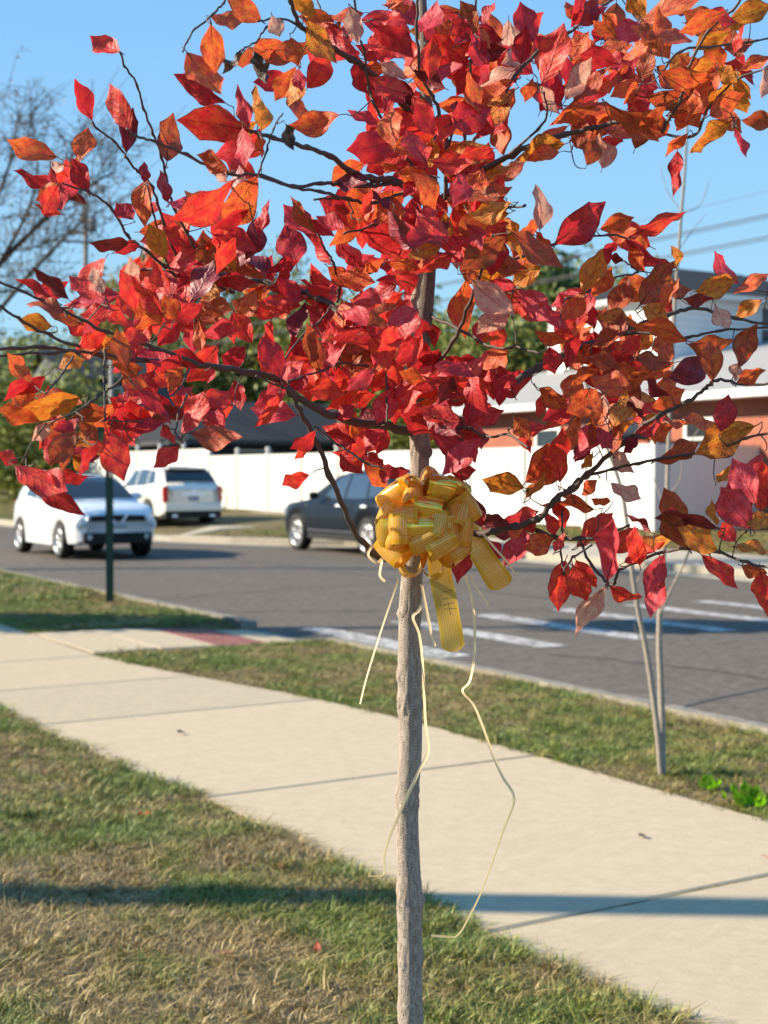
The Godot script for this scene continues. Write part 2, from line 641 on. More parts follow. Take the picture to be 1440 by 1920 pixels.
func seam_mesh() -> ArrayMesh:
	var st := shape(false)
	for k in [[[3.0, 6.9], [6.0, 7.9], [8.5, 8.2], [9.9, 7.7]], [[7.2, 6.5], [7.6, 8.5], [7.2, 11.0], [7.9, 15.0]], [[14.0, 10.9], [20.0, 11.1], [26.0, 11.0], [40.0, 10.6]], [[17.0, 6.5], [17.4, 9.0], [17.1, 12.0], [17.3, 15.2]]]:
		for i in k.size() - 1:
			for j in 6:
				var a := Vector2(k[i][0], k[i][1]).lerp(Vector2(k[i + 1][0], k[i + 1][1]), j / 6.0)
				var b := Vector2(k[i][0], k[i][1]).lerp(Vector2(k[i + 1][0], k[i + 1][1]), (j + 1) / 6.0)
				a += Vector2(soft.get_noise_2d(a.x * 2.0, a.y), soft.get_noise_2d(a.y, a.x * 2.0)) * 0.12
				b += Vector2(soft.get_noise_2d(b.x * 2.0, b.y), soft.get_noise_2d(b.y, b.x * 2.0)) * 0.12
				var d := (b - a).orthogonal().normalized() * 0.014
				quad(st, street(a.x + d.x, a.y + d.y, road_y(a.x, a.y) + 0.0045), street(b.x + d.x, b.y + d.y, road_y(b.x, b.y) + 0.0045), street(b.x - d.x, b.y - d.y, road_y(b.x, b.y) + 0.0045), street(a.x - d.x, a.y - d.y, road_y(a.x, a.y) + 0.0045))
	return done(st)


func tuft_mesh(blades: int, tall: float, spread: float, wide: float, lean: float, seed_from: int) -> ArrayMesh:
	var local := RandomNumberGenerator.new()
	local.seed = seed_from
	var st := shape()
	for i in blades:
		var a := local.randf() * TAU
		var foot := Vector3(cos(a), 0, sin(a)) * spread * sqrt(local.randf())
		var dir := Vector3(cos(a + local.randfn(0, 1.0)), 0, sin(a + local.randfn(0, 1.0)))
		var h := tall * local.randf_range(0.55, 1.1)
		var over := h * lean * local.randf_range(0.4, 1.5)
		var side := dir.cross(Vector3.UP).rotated(Vector3.UP, local.randfn(0, 0.5)) * wide * local.randf_range(0.7, 1.3)
		var mid := foot + Vector3.UP * h * 0.62 + dir * over * 0.4
		var tip := foot + Vector3.UP * h * 0.9 + dir * over * 1.2
		quad(st, foot - side, foot + side, mid + side * 0.75, mid - side * 0.75)
		tri(st, mid - side * 0.75, mid + side * 0.75, tip)
	return done(st)


func scatter(called: String, mesh: Mesh, m: Material, places: Array, tints: Array) -> void:
	var mm := MultiMesh.new()
	mm.transform_format = MultiMesh.TRANSFORM_3D
	mm.use_colors = true
	mm.mesh = mesh
	mm.instance_count = places.size()
	for i in places.size():
		mm.set_instance_transform(i, places[i])
		mm.set_instance_color(i, tints[i])
	var o := MultiMeshInstance3D.new()
	o.name = numbered(called)
	o.multimesh = mm
	o.material_override = m
	add_child(o)
	o.set_meta("kind", "stuff")


func grass_tint(s: float, t: float, green: float, r: RandomNumberGenerator) -> Color:
	var k := soft.get_noise_2d(s * 0.55, t * 0.55 + 40.0) * 0.8 + soft.get_noise_2d(s * 2.1, t * 2.1) * 0.7 + green + r.randfn(0, 0.22)
	var straw := Color(0.44, 0.32, 0.13).lerp(Color(0.20, 0.14, 0.06), r.randf())
	var olive := Color(0.25, 0.215, 0.05)
	var lush := Color(0.10, 0.155, 0.024).lerp(Color(0.22, 0.25, 0.04), r.randf())
	var c := straw.lerp(olive, clampf(k * 2.0 + 1.0, 0.0, 1.0)) if k < 0.0 else olive.lerp(lush, clampf(k * 2.0, 0.0, 1.0))
	return c * r.randf_range(0.65, 1.4)


func build_grass() -> void:
	var near_kinds := [tuft_mesh(13, 0.032, 0.024, 0.0015, 0.9, 11), tuft_mesh(12, 0.026, 0.028, 0.0015, 1.6, 12), tuft_mesh(12, 0.050, 0.018, 0.0017, 0.7, 13)]
	var flat_kinds := [tuft_mesh(14, 0.014, 0.034, 0.0015, 3.0, 14)]
	var far_kinds := [tuft_mesh(16, 0.055, 0.07, 0.004, 0.9, 21), tuft_mesh(16, 0.045, 0.08, 0.0045, 1.3, 22)]
	var r := RandomNumberGenerator.new()
	r.seed = 77
	var places := [[], [], [], [], [], []]
	var tints := [[], [], [], [], [], []]
	# [s from, s to, t from, t to, tufts a square metre, how green, near?]
	for field in [[2.0, 5.5, -0.8, 2.72, 3600, -0.19, true], [5.5, 10.5, -0.8, 2.72, 1700, -0.10, true], [10.5, 14.0, -1.0, 2.72, 700, 0.0, true],
			[1.0, 6.0, 4.5, 6.27, 1500, 0.05, true], [6.0, 11.42, 3.95, 6.27, 1300, 0.06, true], [13.16, 16.5, 3.95, 6.27, 1000, 0.2, true], [16.5, 30.0, 3.95, 6.27, 380, 0.12, false],
			[14.0, 40.0, -2.0, 2.5, 120, 0.0, false], [30.0, 70.0, 3.95, 6.27, 60, 0.1, false], [8.0, 31.0, 15.0, 21.0, 75, 0.0, false], [28.0, 70.0, 12.9, 21.0, 45, 0.05, false], [70.0, 110.0, 12.9, 30.0, 9, 0.05, false], [40.0, 90.0, -20.0, 2.4, 9, 0.05, false]]:
		var count := int((field[1] - field[0]) * (field[3] - field[2]) * field[4])
		for i in count:
			var s := r.randf_range(field[0], field[1])
			var t := r.randf_range(field[2], field[3])
			if field[2] < 3.0 and t > walk_left(s) + r.randf_range(-0.02, 0.05):
				continue
			if field[2] > 3.0 and field[2] < 7.0:
				if t < walk_right(s) + r.randf_range(-0.05, 0.02):
					continue
				if s > 10.0 and s < 14.0:
					if s > 11.36 - clampf((t - 4.3) * 0.3, 0.0, 0.13) + r.randf_range(-0.03, 0.03) and s < 13.18:
						continue
			if field[2] > 10.0:
				if t < far_edge(s) + 0.24 or (s < 26.2 and t < 18.12 and t > 16.3) or (s > 32.0 and s < 42.0):
					continue
			var p := street(s, t, 0.0)
			if not in_view(p, 0.03):
				continue
			p.y = ground_height(s, t) - 0.002
			var c := grass_tint(s, t, field[5], r)
			var dry := c.r > c.g * 1.15
			var kind := 0
			if not field[6]:
				kind = 4 + r.randi_range(0, 1)
			elif dry and r.randf() < 0.72:
				kind = 3
			else:
				kind = r.randi_range(0, 1) if r.randf() < 0.85 or soft.get_noise_2d(s * 1.3 + 9.0, t * 1.3) < 0.05 else 2
			places[kind].append(Transform3D(Basis.from_euler(Vector3(r.randfn(0, 0.15), r.randf() * TAU, r.randfn(0, 0.15))).scaled(Vector3.ONE * r.randf_range(0.7, 1.3)), p))
			tints[kind].append(c)
	# greener clumps against the edge of the walk
	for k in [[6.4, 2.42, 0.22, 260], [3.3, 2.35, 0.3, 170], [4.3, 2.6, 0.18, 120], [10.9, 4.25, 0.25, 120], [2.6, 2.2, 0.25, 200], [5.1, 1.3, 0.25, 110]]:
		for i in k[3]:
			var s: float = k[0] + r.randfn(0, k[2])
			var t: float = k[1] + r.randfn(0, k[2] * 0.5)
			if k[1] < 3.0 and t > walk_left(s) + 0.03:
				continue
			if k[1] > 3.0 and t < walk_right(s) - 0.02:
				continue
			var kind := 2 if r.randf() < 0.6 else 0
			places[kind].append(Transform3D(Basis.from_euler(Vector3(r.randfn(0, 0.2), r.randf() * TAU, r.randfn(0, 0.2))).scaled(Vector3.ONE * r.randf_range(0.8, 1.4)), street(s, t, -0.015)))
			tints[kind].append(grass_tint(s, t, 0.35, r))
	var all := near_kinds + flat_kinds + far_kinds
	for k in 6:
		scatter("grass", all[k], mats["blade"], places[k], tints[k])


func build_litter() -> void:
	# leaves fallen on the lawn and the walk; each a thing
	var where := {"curled reddish brown fallen leaf lying on the lawn right of the trunk": [3.02, 2.22, "B", 0.085, true], "pale orange leaf standing on edge at the border of lawn and sidewalk": [3.42, 2.62, "P", 0.07, true],
		"small dark curled leaf alone on the middle sidewalk slab": [7.55, 3.2, "N", 0.06, false], "pale cream scrap of leaf on the sidewalk above the long pole shadow": [3.95, 4.1, "P", 0.05, false], "dark twig-like leaf on the sidewalk to the right": [4.4, 3.9, "N", 0.05, false],
		"rust-red fallen leaf at the lower edge of the lawn": [2.6, 1.25, "B", 0.08, true], "reddish leaf on dry grass at the left edge": [4.5, -0.05, "C", 0.07, true], "pale yellow leaf on dry grass at far left": [6.0, 0.4, "T", 0.07, false],
		"peach leaf at the corner of the green clump by the sidewalk": [6.9, 2.2, "P", 0.08, true], "orange leaf in the green clump beside the sidewalk": [5.85, 2.25, "O", 0.07, true], "pink-brown leaves' lone curl near the sidewalk edge left of the trunk": [4.75, 2.4, "P", 0.09, true],
		"pinkish leaf flat on the lawn just above the pole shadow": [4.05, 1.8, "P", 0.08, true], "brown leaf on the verge between sidewalk and street": [9.0, 4.75, "B", 0.09, true], "rust leaf at the tip of the grass verge by the ramp": [10.7, 4.5, "B", 0.09, true],
		"orange-brown leaf on the verge under the gold streamer": [7.9, 4.9, "T", 0.08, true], "small rust leaf at the bottom right corner of the lawn": [2.75, 2.45, "O", 0.06, true]}
	for label in where:
		var k: Array = where[label]
		var o := MeshInstance3D.new()
		o.name = numbered("fallen_leaf")
		o.mesh = leaf_shapes[rng.randi_range(12, 13) if k[4] and rng.randf() < 0.4 else [3, 7, 5][rng.randi_range(0, 2)]]
		o.material_override = leaf_material(k[2], 1)
		add_child(o)
		o.transform = Transform3D(Basis.from_euler(Vector3(-1.35, rng.randf() * TAU, 0.2)).scaled(Vector3.ONE * k[3]), street(k[0], k[1], 0.008 if k[4] else 0.012))
		tag(o, label, "leaf", "fallen leaves")
	for i in 16:
		var s := rng.randf_range(2.6, 8.5)
		var t := rng.randf_range(0.2, 2.4) if i < 10 else rng.randf_range(4.75, 6.0)
		var o := MeshInstance3D.new()
		o.name = numbered("dry_leaf")
		o.mesh = leaf_shapes[[3, 7, 5, 12][i % 4]]
		o.material_override = leaf_material(["P", "T", "B", "T"][i % 4], 1)
		add_child(o)
		o.transform = Transform3D(Basis.from_euler(Vector3(-1.3 + rng.randfn(0, 0.3), rng.randf() * TAU, rng.randfn(0, 0.3))).scaled(Vector3.ONE * rng.randf_range(0.035, 0.065)), street(s, t, 0.008))
		var hue: String = ["pale peach", "light tan", "rust brown", "dull tan, curled"][i % 4]
		tag(o, "small %s dry leaf lying in the %s" % [hue, "lawn grass near the tree" if i < 10 else "verge grass by the street"], "leaf", "small %s leaves in the %s" % [hue, "near lawn" if i < 10 else "verge"])
	# the broad-leaved weed at the edge of the walk
	var weed := thing("weed", "bright green broad-leaved weed growing at the verge edge on the far right", "plant", street(4.62, 4.72, -0.03))
	var green := plain_mat("weed green", tone(0.055, 0.095, 0.012), 0.8)
	green.metallic_specular = 0.12
	green.backlight_enabled = true
	green.backlight = Color(0.55, 0.8, 0.1)
	for i in 15:
		var o := part("leaf", leaf_shapes[[0, 2, 4, 10][i % 4]], green, weed)
		var a := TAU * i * 0.382
		var size := rng.randf_range(0.07, 0.13)
		o.transform = Transform3D(Basis.from_euler(Vector3(-0.55 - 0.06 * (i % 6), a, 0)).scaled(Vector3(size * 0.7, size, size)), Vector3(sin(a), 0, cos(a)) * -rng.randf_range(0.01, 0.10) + Vector3(0, 0.02, 0))
	var weed2 := thing("weed", "smaller yellow-green weed left of the bright broad-leaved one", "plant", street(4.95, 4.78, -0.03))
	for i in 8:
		var o := part("leaf", leaf_shapes[[0, 2, 4, 10][i % 4]], green, weed2)
		var a := TAU * i * 0.382
		o.transform = Transform3D(Basis.from_euler(Vector3(-0.4, a, 0)).scaled(Vector3.ONE * rng.randf_range(0.05, 0.09)), Vector3(sin(a), 0, cos(a)) * -0.02 + Vector3(0, 0.02, 0))


# ---------------------------------------------------------------- fence, houses, poles, trees beyond

func build_fence() -> void:
	var fence := thing("vinyl_fence", "long white vinyl privacy fence with round post caps across the street", "fence", Vector3.ZERO)
	var vinyl: Material = mats["vinyl"]
	var corners := [[22.9, 20.5], [62.0, 20.5]]
	var posts := []
	var s := 22.9
	while s < 62.0:
		posts.append(Vector2(s, 20.5))
		s += 2.32
	var turnback := []
	var t := 20.5
	while t < 32.0:
		turnback.append(Vector2(22.9, t))
		t += 2.3
	for run in [posts, turnback]:
		for i in run.size():
			var p: Vector2 = run[i]
			var tall := 2.12 if p.x > 46.0 and run == posts else 1.86
			if not (run == turnback and i == 0):
				var st := shape(false)
				var frame := Transform3D(Basis(Vector3.UP, TURN), street(p.x, p.y, 0.30))
				bevel_box(st, Vector3(-0.064, -0.1, -0.064), Vector3(0.064, tall + 0.04, 0.064), 0.006, frame)
				var post := part("post", done(st), vinyl, fence)
				st = shape()
				lathe(st, [[0.085, tall + 0.04], [0.085, tall + 0.06], [0.05, tall + 0.075], [0.04, tall + 0.1], [0.075, tall + 0.13], [0.09, tall + 0.17], [0.075, tall + 0.215], [0.04, tall + 0.24], [0.0, tall + 0.248]], 12, frame)
				part("cap", done(st), vinyl, post)
			if i == run.size() - 1:
				continue
			var q: Vector2 = run[i + 1]
			var a := street(p.x, p.y, 0.30)
			var b := street(q.x, q.y, 0.30)
			var d := (b - a).normalized()
			var n := d.cross(Vector3.UP)
			var f := Transform3D(Basis(d, Vector3.UP, n), a)
			var length := a.distance_to(b)
			var st2 := shape(false)
			var x := 0.07
			var k := 0
			while x < length - 0.07:      # tongue-and-groove boards
				var e := minf(x + 0.281, length - 0.066)
				box(st2, Vector3(x + 0.003, 0.06, -0.011), Vector3(e - 0.003, tall - 0.07, 0.011), f)
				box(st2, Vector3(e - 0.004, 0.06, -0.006), Vector3(e + 0.004, tall - 0.07, 0.006), f)
				x = e + 0.0
				k += 1
			var panel := part("panel", done(st2), vinyl, fence)
			st2 = shape(false)
			bevel_box(st2, Vector3(0.066, tall - 0.10, -0.024), Vector3(length - 0.066, tall, 0.024), 0.006, f)
			part("rail", done(st2), vinyl, panel)
			st2 = shape(false)
			bevel_box(st2, Vector3(0.066, 0.03, -0.024), Vector3(length - 0.066, 0.14, 0.024), 0.006, f)
			part("rail", done(st2), vinyl, panel)
	# a bicycle wheel propped against it
	var w := thing("bicycle_wheel", "black bicycle wheel leaning on the white fence behind the cream crossover", "wheel", street(44.3, 20.2, 0.33), TURN)
	var f := Transform3D(Basis(Vector3(0, 1, 0), Vector3(-0.97, 0.24, 0), Vector3(0, 0, 1)), Vector3(0, 0.33, 0))
	var st := shape()
	var ring := []
	for i in 13:
		var a := TAU * i / 12.0
		ring.append([0.31 + cos(a) * 0.025, sin(a) * 0.025])
	lathe(st, ring, 32, f)
	part("tyre", done(st), plain_mat("tyre rubber", Color.BLACK), w)
	st = shape()
	for i in 14:
		var a := TAU * i / 14.0
		rod(st, f * Vector3.ZERO, f * Vector3(cos(a) * 0.29, 0, sin(a) * 0.29), 0.003, 0.003, 4)
	part("spokes", done(st), plain_mat("chrome", Color.WHITE), w)


func wall_box(called: String, house: Node3D, lo: Vector3, hi: Vector3, m: Material) -> MeshInstance3D:
	var st := shape(false)
	box(st, lo, hi)
	return part(called, done(st), m, house)


func house_window(house: Node3D, mid: Vector3, w: float, h: float, face: Vector3) -> void:   # face: which way the wall looks, along x or z
	var across := Vector3.UP.cross(face)
	var f := Transform3D(Basis(across, Vector3.UP, face), mid)
	var st := shape(false)
	for r in [[-w / 2 - 0.09, -h / 2 - 0.09, -w / 2, h / 2 + 0.09], [w / 2, -h / 2 - 0.09, w / 2 + 0.09, h / 2 + 0.09], [-w / 2, h / 2, w / 2, h / 2 + 0.09], [-w / 2, -0.03, w / 2, 0.03]]:
		box(st, Vector3(r[0], r[1], -0.02), Vector3(r[2], r[3], 0.05), f)
	box(st, Vector3(-w / 2 - 0.12, -h / 2 - 0.12, -0.02), Vector3(w / 2 + 0.12, -h / 2 - 0.002, 0.09), f)
	var win := part("window", done(st), mats["trim white"], house)
	st = shape(false)
	box(st, Vector3(-w / 2, -h / 2, -0.02), Vector3(w / 2, h / 2, 0.012), f)
	part("pane", done(st), mats["window glass"], win)


func gable_roof(house: Node3D, lo: Vector3, hi: Vector3, rise: float, along_x: bool, m: Material, over := 0.35) -> void:   # lo.y is the eave
	var st := shape(false)
	var y := lo.y
	var a := lo - Vector3(over, 0, over)
	var b := hi + Vector3(over, 0, over)
	var th := 0.16
	var drop := 0.12
	if along_x:
		var zc := (a.z + b.z) * 0.5
		for e in [a.z, b.z]:
			quad(st, Vector3(a.x, y - drop, e), Vector3(b.x, y - drop, e), Vector3(b.x, y + rise, zc), Vector3(a.x, y + rise, zc))
			quad(st, Vector3(a.x, y - drop - th, e), Vector3(b.x, y - drop - th, e), Vector3(b.x, y - drop, e), Vector3(a.x, y - drop, e))
			quad(st, Vector3(a.x, y - drop - th, e), Vector3(b.x, y - drop - th, e), Vector3(b.x, y + rise - th, zc), Vector3(a.x, y + rise - th, zc))
		for x in [a.x, b.x]:
			quad(st, Vector3(x, y - drop, a.z), Vector3(x, y - drop - th, a.z), Vector3(x, y + rise - th, zc), Vector3(x, y + rise, zc))
			quad(st, Vector3(x, y - drop, b.z), Vector3(x, y - drop - th, b.z), Vector3(x, y + rise - th, zc), Vector3(x, y + rise, zc))
	else:
		var xc := (a.x + b.x) * 0.5
		for e in [a.x, b.x]:
			quad(st, Vector3(e, y - drop, a.z), Vector3(e, y - drop, b.z), Vector3(xc, y + rise, b.z), Vector3(xc, y + rise, a.z))
			quad(st, Vector3(e, y - drop - th, a.z), Vector3(e, y - drop - th, b.z), Vector3(e, y - drop, b.z), Vector3(e, y - drop, a.z))
			quad(st, Vector3(e, y - drop - th, a.z), Vector3(e, y - drop - th, b.z), Vector3(xc, y + rise - th, b.z), Vector3(xc, y + rise - th, a.z))
		for z in [a.z, b.z]:
			quad(st, Vector3(a.x, y - drop, z), Vector3(a.x, y - drop - th, z), Vector3(xc, y + rise - th, z), Vector3(xc, y + rise, z))
			quad(st, Vector3(b.x, y - drop, z), Vector3(b.x, y - drop - th, z), Vector3(xc, y + rise - th, z), Vector3(xc, y + rise, z))
	part("roof", done(st), m, house)


func gable_wall(house: Node3D, lo: Vector3, hi: Vector3, rise: float, along_x: bool, m: Material) -> void:
	var y := lo.y
	if along_x:
		for x in [lo.x + 0.01, hi.x - 0.01]:
			var st := shape(false)
			tri(st, Vector3(x, y - 0.01, lo.z), Vector3(x, y - 0.01, hi.z), Vector3(x, y + rise - 0.2, (lo.z + hi.z) / 2))
			part("gable", done(st), m, house)
	else:
		for z in [lo.z + 0.01, hi.z - 0.01]:
			var st := shape(false)
			tri(st, Vector3(lo.x, y - 0.01, z), Vector3(hi.x, y - 0.01, z), Vector3((lo.x + hi.x) / 2, y + rise - 0.2, z))
			part("gable", done(st), m, house)


func build_houses() -> void:
	# house coordinates: x across the street (t), -z along it (s)
	# right: white two-storey house over a brick ground floor with a long low roof
	var h := thing("white_house", "white two-storey house over red brick ground floor behind the fence on the right", "house", street(27.9, 23.6, 0.3), TURN)
	wall_box("brick_wall", h, Vector3(0.0, -0.2, -6.9), Vector3(11.0, 2.95, 14.0), mats["brick"])
	var st := shape(false)
	# the low roof, its gutter board and soffit
	quad(st, Vector3(-0.55, 3.12, 14.4), Vector3(-0.55, 3.12, -7.4), Vector3(2.1, 4.25, -7.4), Vector3(2.1, 4.25, 14.4))
	quad(st, Vector3(-0.55, 3.12, -7.4), Vector3(-0.55, 2.98, -7.4), Vector3(2.1, 4.1, -7.4), Vector3(2.1, 4.25, -7.4))
	quad(st, Vector3(2.1, 4.25, 14.4), Vector3(2.1, 4.25, 0.0), Vector3(11.0, 5.9, 0.0), Vector3(11.0, 5.9, 14.4))
	part("porch_roof", done(st), mats["shingles grey"], h)
	st = shape(false)
	box(st, Vector3(-0.62, 2.93, -7.42), Vector3(-0.53, 3.11, 14.42))
	box(st, Vector3(-0.53, 2.93, -7.42), Vector3(0.3, 2.965, 14.42))
	part("fascia", done(st), mats["trim white"], h)
	wall_box("wall", h, Vector3(1.9, 3.6, -5.2), Vector3(9.6, 5.85, 0.0), mats["siding white"])
	st = shape(false)
	box(st, Vector3(1.55, 5.85, -5.55), Vector3(9.95, 6.0, 0.35))
	part("eave", done(st), mats["trim white"], h)
	st = shape(false)
	for f in [[Vector3(1.5, 6.01, 0.4), Vector3(10.0, 6.01, 0.4), Vector3(7.0, 7.1, -2.6), Vector3(4.5, 7.1, -2.6)], [Vector3(1.5, 6.01, -5.6), Vector3(10.0, 6.01, -5.6), Vector3(7.0, 7.1, -2.6), Vector3(4.5, 7.1, -2.6)]]:
		quad(st, f[0], f[1], f[2], f[3])
	tri(st, Vector3(1.5, 6.01, 0.4), Vector3(1.5, 6.01, -5.6), Vector3(4.5, 7.1, -2.6))
	tri(st, Vector3(10.0, 6.01, 0.4), Vector3(10.0, 6.01, -5.6), Vector3(7.0, 7.1, -2.6))
	part("hip_roof", done(st), mats["shingles dark"], h)
	for k in [[-2.7, 1.9, 0.95, 1.0], [3.1, 2.05, 0.8, 0.8], [9.0, 1.9, 1.2, 1.0]]:
		house_window(h, Vector3(-0.01, k[1], k[0]), k[2], k[3], Vector3.LEFT)
	house_window(h, Vector3(1.89, 4.9, -3.9), 0.9, 1.1, Vector3.LEFT)
	house_window(h, Vector3(5.6, 5.2, 0.01), 0.9, 1.1, Vector3.BACK)
	var vent := shape(false)
	box(vent, Vector3(6.9, 6.3, -3.9), Vector3(7.5, 7.1, -3.4))
	part("chimney", done(vent), mats["brick"], h)
	# patio umbrella behind the fence
	var u := thing("patio_umbrella", "dark grey patio umbrella open behind the fence in front of the brick wall", "umbrella", street(26.3, 22.3, 0.3))
	st = shape()
	lathe(st, [[0.0, 2.62], [0.25, 2.56], [0.75, 2.38], [1.25, 2.16], [1.25, 2.05]], 8, Transform3D())
	part("canopy", done(st), plain_mat("umbrella cloth", tone(0.05, 0.052, 0.058), 0.8), u)
	st = shape()
	rod(st, Vector3(0, 0, 0), Vector3(0, 2.68, 0), 0.02, 0.018, 8)
	part("pole", done(st), plain_mat("brake dark", Color.BLACK), u)
	st = shape()
	lathe(st, [[0.25, 0.0], [0.25, 0.05], [0.05, 0.09], [0.03, 0.2]], 16, Transform3D())
	part("base", done(st), plain_mat("brake dark", Color.BLACK), u)
	# kettle grill in front of the returning fence
	var g := thing("kettle_grill", "round black kettle grill standing by the shaded side of the white fence", "grill", street(26.4, 22.9, 0.3))
	st = shape()
	lathe(st, [[0.0, 0.62], [0.16, 0.65], [0.26, 0.74], [0.29, 0.86], [0.29, 0.88], [0.26, 1.0], [0.16, 1.09], [0.0, 1.12]], 20, Transform3D())
	part("bowl", done(st), plain_mat("grill enamel", tone(0.02, 0.02, 0.02), 0.25), g)
	for i in 3:
		var a := TAU * i / 3.0
		st = shape()
		rod(st, Vector3(cos(a) * 0.12, 0.68, sin(a) * 0.12), Vector3(cos(a) * 0.33, 0.0, sin(a) * 0.33), 0.012, 0.012, 6)
		part("leg", done(st), plain_mat("chrome", Color.WHITE), g)
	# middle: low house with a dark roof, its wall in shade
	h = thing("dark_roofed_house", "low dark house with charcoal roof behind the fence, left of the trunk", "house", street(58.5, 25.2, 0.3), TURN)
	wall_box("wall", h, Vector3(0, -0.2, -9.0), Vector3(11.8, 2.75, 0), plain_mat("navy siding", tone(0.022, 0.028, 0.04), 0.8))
	st = shape(false)
	var e := 0.5
	quad(st, Vector3(-e, 2.75, e), Vector3(11.8 + e, 2.75, e), Vector3(9.0, 4.75, -4.5), Vector3(2.8, 4.75, -4.5))
	quad(st, Vector3(-e, 2.75, -9.5), Vector3(11.8 + e, 2.75, -9.5), Vector3(9.0, 4.75, -4.5), Vector3(2.8, 4.75, -4.5))
	tri(st, Vector3(-e, 2.75, -9.5), Vector3(-e, 2.75, e), Vector3(2.8, 4.75, -4.5))
	tri(st, Vector3(11.8 + e, 2.75, -9.5), Vector3(11.8 + e, 2.75, e), Vector3(9.0, 4.75, -4.5))
	part("roof", done(st), mats["shingles dark"], h)
	st = shape(false)
	box(st, Vector3(-e, 2.56, e - 0.03), Vector3(11.8 + e, 2.74, e + 0.02))
	part("fascia", done(st), plain_mat("dark fascia", tone(0.05, 0.055, 0.06), 0.7), h)
	st = shape(false)
	box(st, Vector3(-e - 0.02, 2.56, -9.5), Vector3(-e + 0.03, 2.74, e - 0.03))
	part("fascia", done(st), plain_mat("dark fascia", tone(0.05, 0.055, 0.06), 0.7), h)
	house_window(h, Vector3(3.0, 1.75, 0.01), 1.6, 1.0, Vector3.BACK)
	house_window(h, Vector3(8.5, 1.75, 0.01), 1.6, 1.0, Vector3.BACK)
	# left: tall grey house, narrow, in shade
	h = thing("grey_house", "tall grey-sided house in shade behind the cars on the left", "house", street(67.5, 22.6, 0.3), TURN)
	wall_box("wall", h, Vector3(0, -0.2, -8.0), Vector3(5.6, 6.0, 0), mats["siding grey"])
	gable_roof(h, Vector3(0, 6.1, -8.0), Vector3(5.6, 6.1, 0), 1.6, true, mats["shingles dark"])
	gable_wall(h, Vector3(0, 6.0, -8.0), Vector3(5.6, 6.0, 0), 1.5, true, mats["siding grey"])
	house_window(h, Vector3(2.35, 4.4, 0.01), 0.5, 2.2, Vector3.BACK)
	house_window(h, Vector3(4.3, 4.4, 0.01), 0.8, 1.3, Vector3.BACK)
	st = shape(false)
	box(st, Vector3(3.6, 0, 0), Vector3(3.75, 2.3, 0.06))
	box(st, Vector3(4.75, 0, 0), Vector3(4.9, 2.3, 0.06))
	box(st, Vector3(3.6, 2.3, 0), Vector3(4.9, 2.45, 0.06))
	var door := part("door_frame", done(st), mats["trim white"], h)
	st = shape(false)
	box(st, Vector3(3.75, 0, -0.02), Vector3(4.75, 2.3, 0.02))
	part("door", done(st), plain_mat("door dark", tone(0.03, 0.032, 0.035), 0.5), door)
	# far left: low bungalow with a brown roof
	h = thing("bungalow", "low bungalow with brown roof and white eaves at the far left", "house", street(84.0, 15.5, 0.3), TURN)
	wall_box("wall", h, Vector3(0, -0.2, -8.0), Vector3(12.5, 2.5, 0), plain_mat("pink brick", tone(0.34, 0.22, 0.18), 0.9))
	gable_roof(h, Vector3(0, 2.65, -8.0), Vector3(12.5, 2.65, 0), 1.7, true, mats["shingles brown"], 0.5)
	st = shape(false)
	box(st, Vector3(-0.5, 2.38, 0.5), Vector3(13.0, 2.56, 0.56))
	part("fascia", done(st), mats["trim white"], h)
	gable_wall(h, Vector3(0, 2.5, -8.0), Vector3(12.5, 2.5, 0), 1.5, true, plain_mat("pink brick", Color.WHITE))
	house_window(h, Vector3(9.0, 1.5, 0.01), 1.6, 1.1, Vector3.BACK)
	house_window(h, Vector3(4.0, 1.5, 0.01), 1.6, 1.1, Vector3.BACK)


func wire(pole: Node3D, a: Vector3, b: Vector3, sag: float, r: float) -> void:
	var pts := PackedVector3Array()
	var radii := PackedFloat32Array()
	for i in 25:
		var f := i / 24.0
		pts.append(a.lerp(b, f) - Vector3(0, sag * 4.0 * f * (1.0 - f), 0) - pole.position)
		radii.append(r)
	var st := shape()
	tube(st, pts, radii, 5)
	part("wire", done(st), plain_mat("wire black", tone(0.06, 0.06, 0.06), 0.7), pole)


func utility_pole(label: String, where: Vector3, tall: float, arm: float, r := 0.14) -> Node3D:
	var p := thing("utility_pole", label, "utility pole", where, 0.0)
	var st := shape()
	tube(st, PackedVector3Array([Vector3(0, -0.3, 0), Vector3(0, tall * 0.5, 0), Vector3(0, tall, 0)]), PackedFloat32Array([r, r * 0.9, r * 0.75]), 14)
	part("post", done(st), mats["grey bark"], p)
	if arm > 0.0:
		st = shape(false)
		box(st, Vector3(-arm, tall - 2.1, -0.05), Vector3(arm * 0.25, tall - 1.97, 0.05), Transform3D(Basis(Vector3.UP, 0.25), Vector3(0, 0, 0.14)))
		part("crossarm", done(st), mats["grey bark"], p)
		st = shape()
		lathe(st, [[0.0, -0.4], [0.2, -0.4], [0.22, 0.3], [0.12, 0.42], [0.0, 0.42]], 12, Transform3D(Basis(), Vector3(0.36, tall - 1.1, 0)))
		part("transformer", done(st), plain_mat("transformer grey", tone(0.25, 0.26, 0.27), 0.5), p)
	return p


